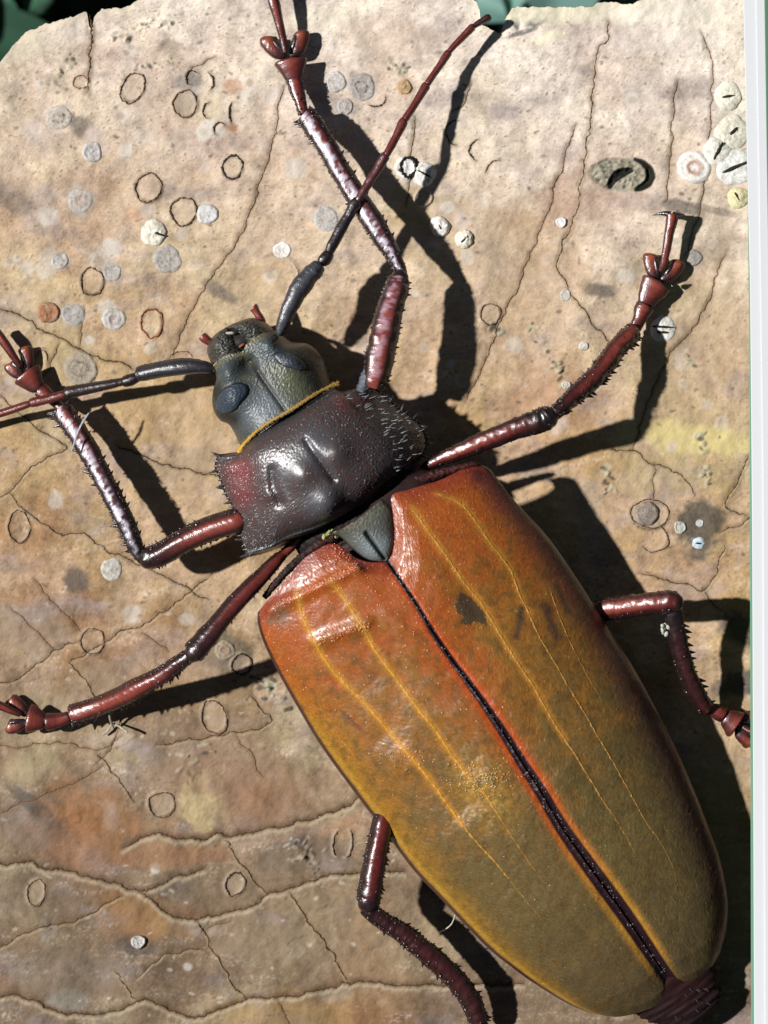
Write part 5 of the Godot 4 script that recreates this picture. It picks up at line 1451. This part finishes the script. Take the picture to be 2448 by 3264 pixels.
		for k in q.h.size():
			q.h[k] = 7.0 - 0.6 * (q.h[k] - 7.0)
		lay(a, q)
		obj("mandible", one(a, head_m), beetle)
	a = Acc.new()
	blob(a, 770, 1102, 11.6, 14, 6, 0.6, -0.5, Color(0.26, 0.07, 0.03), 0.5, 10, 20)
	obj("mouth_membrane", one(a, mat(0.5, 0.4)), beetle, "small orange patch between the jaws")
	a = Acc.new()
	blob(a, 738, 1062, 11.8, 17, 5, 0.5, 0.05, Color(0.42, 0.38, 0.32), 0.5, 10, 20)  # small pale fleck where the jaw tips meet
	obj("jaw_fleck", one(a, mat(0.7, 0.3)), beetle, "pale fleck on the jaw")
	# palps
	a = Acc.new()
	limb(a, L([690, 1096, 6.5, 12, 668, 1090, 6.8, 13, 650, 1078, 7, 15, 641, 1070, 7, 13]), 0.9, [DRK, REDL, REDL], DRK, 0.4)
	obj("palp", one(a, leg_m), beetle)
	a = Acc.new()
	limb(a, L([838, 1034, 6.5, 12, 829, 1016, 7, 13, 818, 996, 7.2, 12, 810, 982, 7.2, 15, 806, 978, 7.2, 13]), 0.9, [DRK, REDL, REDL], DRK, 0.4)
	obj("palp", one(a, leg_m), beetle)
	# antennae: each joint is a swollen rod
	var SC := Color(0.062, 0.064, 0.076)
	for m in 2:
		a = Acc.new()
		var segs := [
			[[676, 1176, 11, 13, 655, 1172, 11.5, 19, 610, 1168, 11.5, 24, 560, 1172, 11, 26, 505, 1180, 10, 26, 460, 1189, 9, 26, 436, 1194, 8.5, 22], Color(0.034, 0.031, 0.036)],
			[[444, 1200, 8.7, 14, 418, 1212, 8.4, 19, 398, 1217, 8.2, 17, 390, 1219, 8.1, 12], BLK],
			[[394, 1216, 8.2, 13, 340, 1228, 7.8, 16, 280, 1240, 7.2, 18, 222, 1251, 6.8, 19, 206, 1255, 6.7, 15], Color(0.032, 0.018, 0.018)],
			[[210, 1255, 6.8, 10, 198, 1260, 6.8, 13, 150, 1274, 6.4, 14, 106, 1284, 6, 15, 94, 1287, 6, 11], RED],
			[[98, 1287, 6, 9, 86, 1290, 6, 12, 40, 1306, 5.5, 13, 0, 1319, 5, 13, -14, 1324, 5, 11], RED],
			[[-10, 1322, 5, 9, -60, 1338, 4.5, 11, -110, 1352, 4, 11], RED]] if m == 0 else [
			[[888, 1068, 12, 11, 896, 1045, 12.5, 18, 920, 986, 13, 26, 950, 926, 13, 30, 985, 880, 12.6, 30, 1010, 852, 12.2, 26, 1018, 842, 12, 18], SC],
			[[1020, 842, 12, 14, 1032, 828, 12, 20, 1046, 812, 11.8, 19, 1054, 802, 11.6, 12], BLK],
			[[1044, 812, 11.8, 14, 1062, 774, 11.5, 18, 1090, 722, 11.2, 18, 1112, 684, 11, 17, 1134, 646, 10.8, 18, 1142, 636, 10.8, 13], Color(0.030, 0.020, 0.022)],
			[[1134, 648, 11, 10, 1146, 630, 11, 13, 1172, 588, 10.6, 14, 1202, 540, 10.2, 15, 1226, 500, 10, 16, 1232, 492, 10, 11], Color(0.11, 0.03, 0.032)],
			[[1226, 502, 10, 10, 1236, 484, 10, 12, 1262, 436, 9.2, 13, 1284, 390, 8.6, 15, 1290, 382, 8.5, 11], RED],
			[[1284, 392, 8.5, 9, 1294, 374, 8.4, 12, 1328, 322, 7.4, 12, 1356, 276, 6.6, 14, 1362, 268, 6.5, 10], RED],
			[[1356, 278, 6.5, 8, 1366, 260, 6.4, 11, 1396, 216, 5.6, 11, 1426, 172, 5, 13, 1432, 164, 4.9, 9], RED],
			[[1426, 172, 4.9, 8, 1438, 156, 4.8, 10, 1470, 122, 4.2, 11, 1502, 90, 3.8, 13, 1510, 84, 3.7, 9], RED],
			[[1502, 92, 3.7, 7, 1518, 78, 3.6, 9, 1538, 66, 3.4, 11, 1556, 56, 3.2, 12, 1562, 52, 3.1, 9], DRK]]
		for q in segs:
			var k: Color = q[1]
			limb(a, L(q[0]), 0.95, [k * 0.6, k, k, k, k * 0.5], k * 0.35, 0.5, 20, 0.06)
		obj("antenna", one(a, bump(mat(0.34, 0.7), grain, 0.05, 90.0)), beetle, "antenna stretching to the left edge" if m == 0 else "antenna reaching up to the torn leaf edge")

# ---------------------------------------------------------------- loose bits and surroundings

func rod(called: String, flat: Array, col: Color, label: String, cat: String, group := "") -> void:
	var a := Acc.new()
	limb(a, L(flat), 0.9, [col, col * 1.1, col], col * 0.6, 0.4, 8, 0.2)
	var o := obj(called, one(a, mat(0.6, 0.4)))
	tag(o, label, cat, group)

func build_bits() -> void:
	rod("straw_splinter", [352, 2255, 5.8, 3, 350, 2285, 4, 4, 358, 2310, 2.0, 4, 362, 2320, 1, 3], Color(0.34, 0.31, 0.25), "pale upright splinter against the left middle shin", "splinter", "pale splinters by the left middle leg")
	rod("straw_splinter", [356, 2306, 1.6, 3, 344, 2328, 1.0, 4, 326, 2344, 0.8, 3], Color(0.40, 0.36, 0.28), "short pale splinter pointing down left below the shin", "splinter", "pale splinters by the left middle leg")
	rod("straw_splinter", [360, 2304, 1.6, 3, 384, 2318, 2.5, 4, 408, 2336, 3.5, 4], Color(0.38, 0.34, 0.27), "longer pale splinter pointing down right, raised over its own shadow", "splinter", "pale splinters by the left middle leg")
	rod("fibre", [1398, 2972, 1.0, 2, 1420, 2962, 4, 2.2, 1440, 2944, 7, 2.2, 1451, 2916, 9, 2], Color(0.62, 0.58, 0.48), "thin curved white hair sticking out beside the wing case", "fibre")
	rod("dust_thread", [284, 1316, 9.6, 3, 262, 1350, 10, 4, 246, 1384, 10, 3.4, 228, 1440, 9.8, 2.4], Color(0.40, 0.42, 0.42), "grey dust thread caught across the left front shin", "thread")
	var a := Acc.new()
	for i in 14:
		blob(a, 1050 + rng.randf_range(-18, 26), 1700 + rng.randf_range(-10, 12), 17.5 + rng.randf() * 1.2, rng.randf_range(4, 10), rng.randf_range(3, 7), 0.4, rng.randf() * 3.0, Color(0.38, 0.40, 0.16), 0.3, 6, 10)
	var o := obj("moss_crumb", one(a, mat(0.9, 0.2)))
	tag(o, "yellow green moss crumb lodged behind the thorax, left of the scutellum", "moss")
	a = Acc.new()
	for i in 8:
		blob(a, 2122 + rng.randf_range(-12, 12), 2006 + rng.randf_range(-16, 16), 12.4 + rng.randf() * 0.8, rng.randf_range(5, 12), rng.randf_range(4, 9), 0.5, rng.randf() * 3.0, Color(0.46, 0.48, 0.40), 0.3, 6, 10)
	o = obj("moss_crumb", one(a, mat(0.9, 0.2)))
	tag(o, "pale grey green crumb stuck below the right hind knee", "moss")

func sheet(acc: Acc, l: Array, h: float, thick: float, col: Color, right := 3300.0) -> void:
	# a page: its left edge follows l ([v, u] pairs), it runs right to the book block
	var b := acc.v.size()
	var n := 60
	for i in n + 1:
		var v := lerpf(-260.0, 3560.0, float(i) / n)
		var u := lut(l, v)
		for s in [[u + 3.0, h - thick], [u, h - thick], [u - 0.6, h - thick * 0.5], [u, h], [u + 3.0, h], [right, h], [right, h - thick]]:
			acc.v.append(P(s[0], v, s[1]))
			acc.c.append(col)
			acc.uv.append(Vector2.ZERO)
	acc.grid_faces(b, n + 1, 7, true)

func build_book() -> void:
	var book := thing("book", "white page edges of an open book along the right side, thin green margin line", "book")
	var pm := mat(0.7, 0.3)
	var white := Color(0.66, 0.675, 0.69)
	var green := Color(0.15, 0.32, 0.22)
	var e := [[-260, 2362], [0, 2370], [300, 2377], [600, 2383], [1000, 2388], [1700, 2391], [3600, 2396]]
	var w := [[-260, 2362], [0, 2370], [300, 2377], [600, 2384], [900, 2391], [1200, 2394], [1700, 2398], [3600, 2406]]
	var x := [[-260, 2404], [0, 2410], [600, 2420], [1500, 2432], [3600, 2440]]
	var y := [[-260, 2432], [0, 2437], [600, 2446], [1200, 2456], [3600, 2490]]
	var a := Acc.new()
	sheet(a, e, 15.0, 0.12, green)
	obj("page", one(a, pm), book, "page with green printed margin")
	a = Acc.new()
	sheet(a, w, 15.4, 0.12, white)
	obj("page", one(a, pm), book)
	a = Acc.new()
	sheet(a, x, 15.62, 0.10, white * 0.97)
	obj("page", one(a, pm), book)
	a = Acc.new()
	sheet(a, y, 16.0, 0.12, Color(0.09, 0.20, 0.12))
	obj("cover", one(a, mat(0.5, 0.4)), book, "dark green cover edge at the top right")
	# the block of pages that carries them, outside the picture
	a = Acc.new()
	for k in 24:
		sheet(a, [[-260, 3300.0 + 4.0 * sin(k * 2.3)], [3600, 3300.0 + 4.0 * cos(k * 1.7)]], 14.8 - k * 2.6, 2.5, white * (0.92 + 0.06 * sin(k)), 5200.0)
	obj("page_block", one(a, pm), book)

func build_ground() -> void:
	var a := Acc.new()
	var n := 60
	for i in n + 1:
		for j in n + 1:
			var x := (float(i) / n - 0.5) * 6.0
			var z := (float(j) / n - 0.5) * 6.0
			x *= absf(x) / 3.0 * 0.8 + 0.2
			z *= absf(z) / 3.0 * 0.8 + 0.2
			a.v.append(Vector3(x, -0.20 + 0.01 * fn.get_noise_2d(x * 900.0, z * 900.0), z))
			var m := 0.8 + 0.4 * fn.get_noise_2d(x * 3000.0, z * 3000.0)
			a.c.append(Color(0.030 * m, 0.040 * m, 0.024 * m))
			a.uv.append(Vector2(x, z))
	a.up_grid(0, n + 1, n + 1)
	var o := obj("forest_floor", one(a, bump(mat(0.95, 0.2), noise_tex(81, 0.03, 4, 256), 3.0, 20.0)))
	o.set_meta("kind", "structure")
	tag(o, "dark mossy forest floor below the leaf", "ground")
	# low green plants round the leaf: one mass
	a = Acc.new()
	for k in 240:
		var c: Vector2
		if k < 90:
			c = Vector2(rng.randf_range(-700, 700), rng.randf_range(-700, 130))
		elif k < 170:
			c = Vector2(rng.randf_range(1200, 2700), rng.randf_range(-700, -20))
		else:
			c = Vector2(rng.randf_range(-1600, 3200), rng.randf_range(-1500, -200))
		var turn := rng.randf() * TAU
		var len := rng.randf_range(140, 380)
		var wid := len * rng.randf_range(0.28, 0.45)
		var h := rng.randf_range(-170, -60)
		var g := rng.randf()
		var col := Color(0.018, 0.050, 0.030).lerp(Color(0.045, 0.16, 0.085), g * g)
		if k >= 90 and k < 170:
			col = col.lerp(Color(0.20, 0.36, 0.32), 0.6)
		var tilt := rng.randf_range(-0.5, 0.5)
		var b := a.v.size()
		for i in 9:
			var t := i / 8.0
			for j in 5:
				var s := (j - 2) / 2.0
				var ww := wid * sin(PI * clampf(t * 0.97 + 0.015, 0.0, 1.0)) * (1.2 - 0.4 * t)
				var lx := (t - 0.5) * 2.0 * len
				var ly := s * ww
				var hh := h + tilt * lx / 17.0 - 3.0 * (t - 0.4) * (t - 0.4) * 4.0 + absf(s) * 1.8
				a.v.append(P(c.x + lx * cos(turn) - ly * sin(turn), c.y + lx * sin(turn) + ly * cos(turn), minf(hh, -30.0)))
				a.c.append(col * (1.25 if j == 2 else 1.0))
				a.uv.append(Vector2(s, t))
		a.up_grid(b, 9, 5)
	var gm := mat(0.45, 0.4)
	gm.backlight_enabled = true
	gm.backlight = Color(0.15, 0.25, 0.12)
	o = obj("undergrowth", one(a, gm))
	o.set_meta("kind", "stuff")
	tag(o, "blurred dark green leaves below the torn edge of the dead leaf", "undergrowth")

func _ready() -> void:
	# ---- camera
	var cam := Camera3D.new()
	cam.name = "camera"
	cam.position = Vector3(0, CAM_H, 0)
	cam.rotation_degrees = Vector3(-90, 0, 0)
	cam.near = 0.02
	cam.far = 20.0
	cam.fov = rad_to_deg(2.0 * atan(1632.0 / K / CAM_H))
	var lens := CameraAttributesPhysical.new()
	lens.frustum_focal_length = 90.0
	lens.frustum_focus_distance = CAM_H - 0.008
	lens.exposure_aperture = 9.0
	lens.frustum_near = 0.02
	lens.frustum_far = 20.0
	cam.attributes = lens
	add_child(cam)
	cam.fov = rad_to_deg(2.0 * atan(1632.0 / K / CAM_H))
	# ---- sky: weak, slightly blue, so that the shadows of the hard light stay deep
	var env := Environment.new()
	var sky := Sky.new()
	var sm := ProceduralSkyMaterial.new()
	sm.sky_top_color = Color(0.62, 0.72, 0.85)
	sm.sky_horizon_color = Color(0.78, 0.80, 0.80)
	sm.ground_bottom_color = Color(0.10, 0.11, 0.08)
	sm.ground_horizon_color = Color(0.4, 0.42, 0.38)
	sm.sky_curve = 0.2
	sky.sky_material = sm
	env.background_mode = Environment.BG_SKY
	env.sky = sky
	env.background_energy_multiplier = 0.085
	env.tonemap_mode = Environment.TONE_MAPPER_LINEAR
	env.tonemap_exposure = 1.16
	env.sdfgi_enabled = true
	env.ssao_enabled = true
	env.ssil_enabled = true
	var we := WorldEnvironment.new()
	we.name = "environment"
	we.environment = env
	add_child(we)
	# ---- the hard light from the left
	var sun := DirectionalLight3D.new()
	sun.name = "sun"
	sun.light_energy = 1.5
	sun.light_color = Color(1.0, 0.99, 0.98)
	sun.light_angular_distance = 1.8
	sun.shadow_enabled = true
	sun.directional_shadow_max_distance = 2.0
	add_child(sun)
	sun.look_at_from_position(Vector3(-1.0, 0.98, -0.12), Vector3.ZERO, Vector3.UP)
	# ---- large things, then objects
	rng.seed = 20240611
	fn.seed = 5
	fn.noise_type = FastNoiseLite.TYPE_SIMPLEX_SMOOTH
	fn.frequency = 0.02
	fn.fractal_octaves = 2
	build_ground()
	build_leaf()
	build_book()
	build_beetle()
	build_discs()
	build_bits()
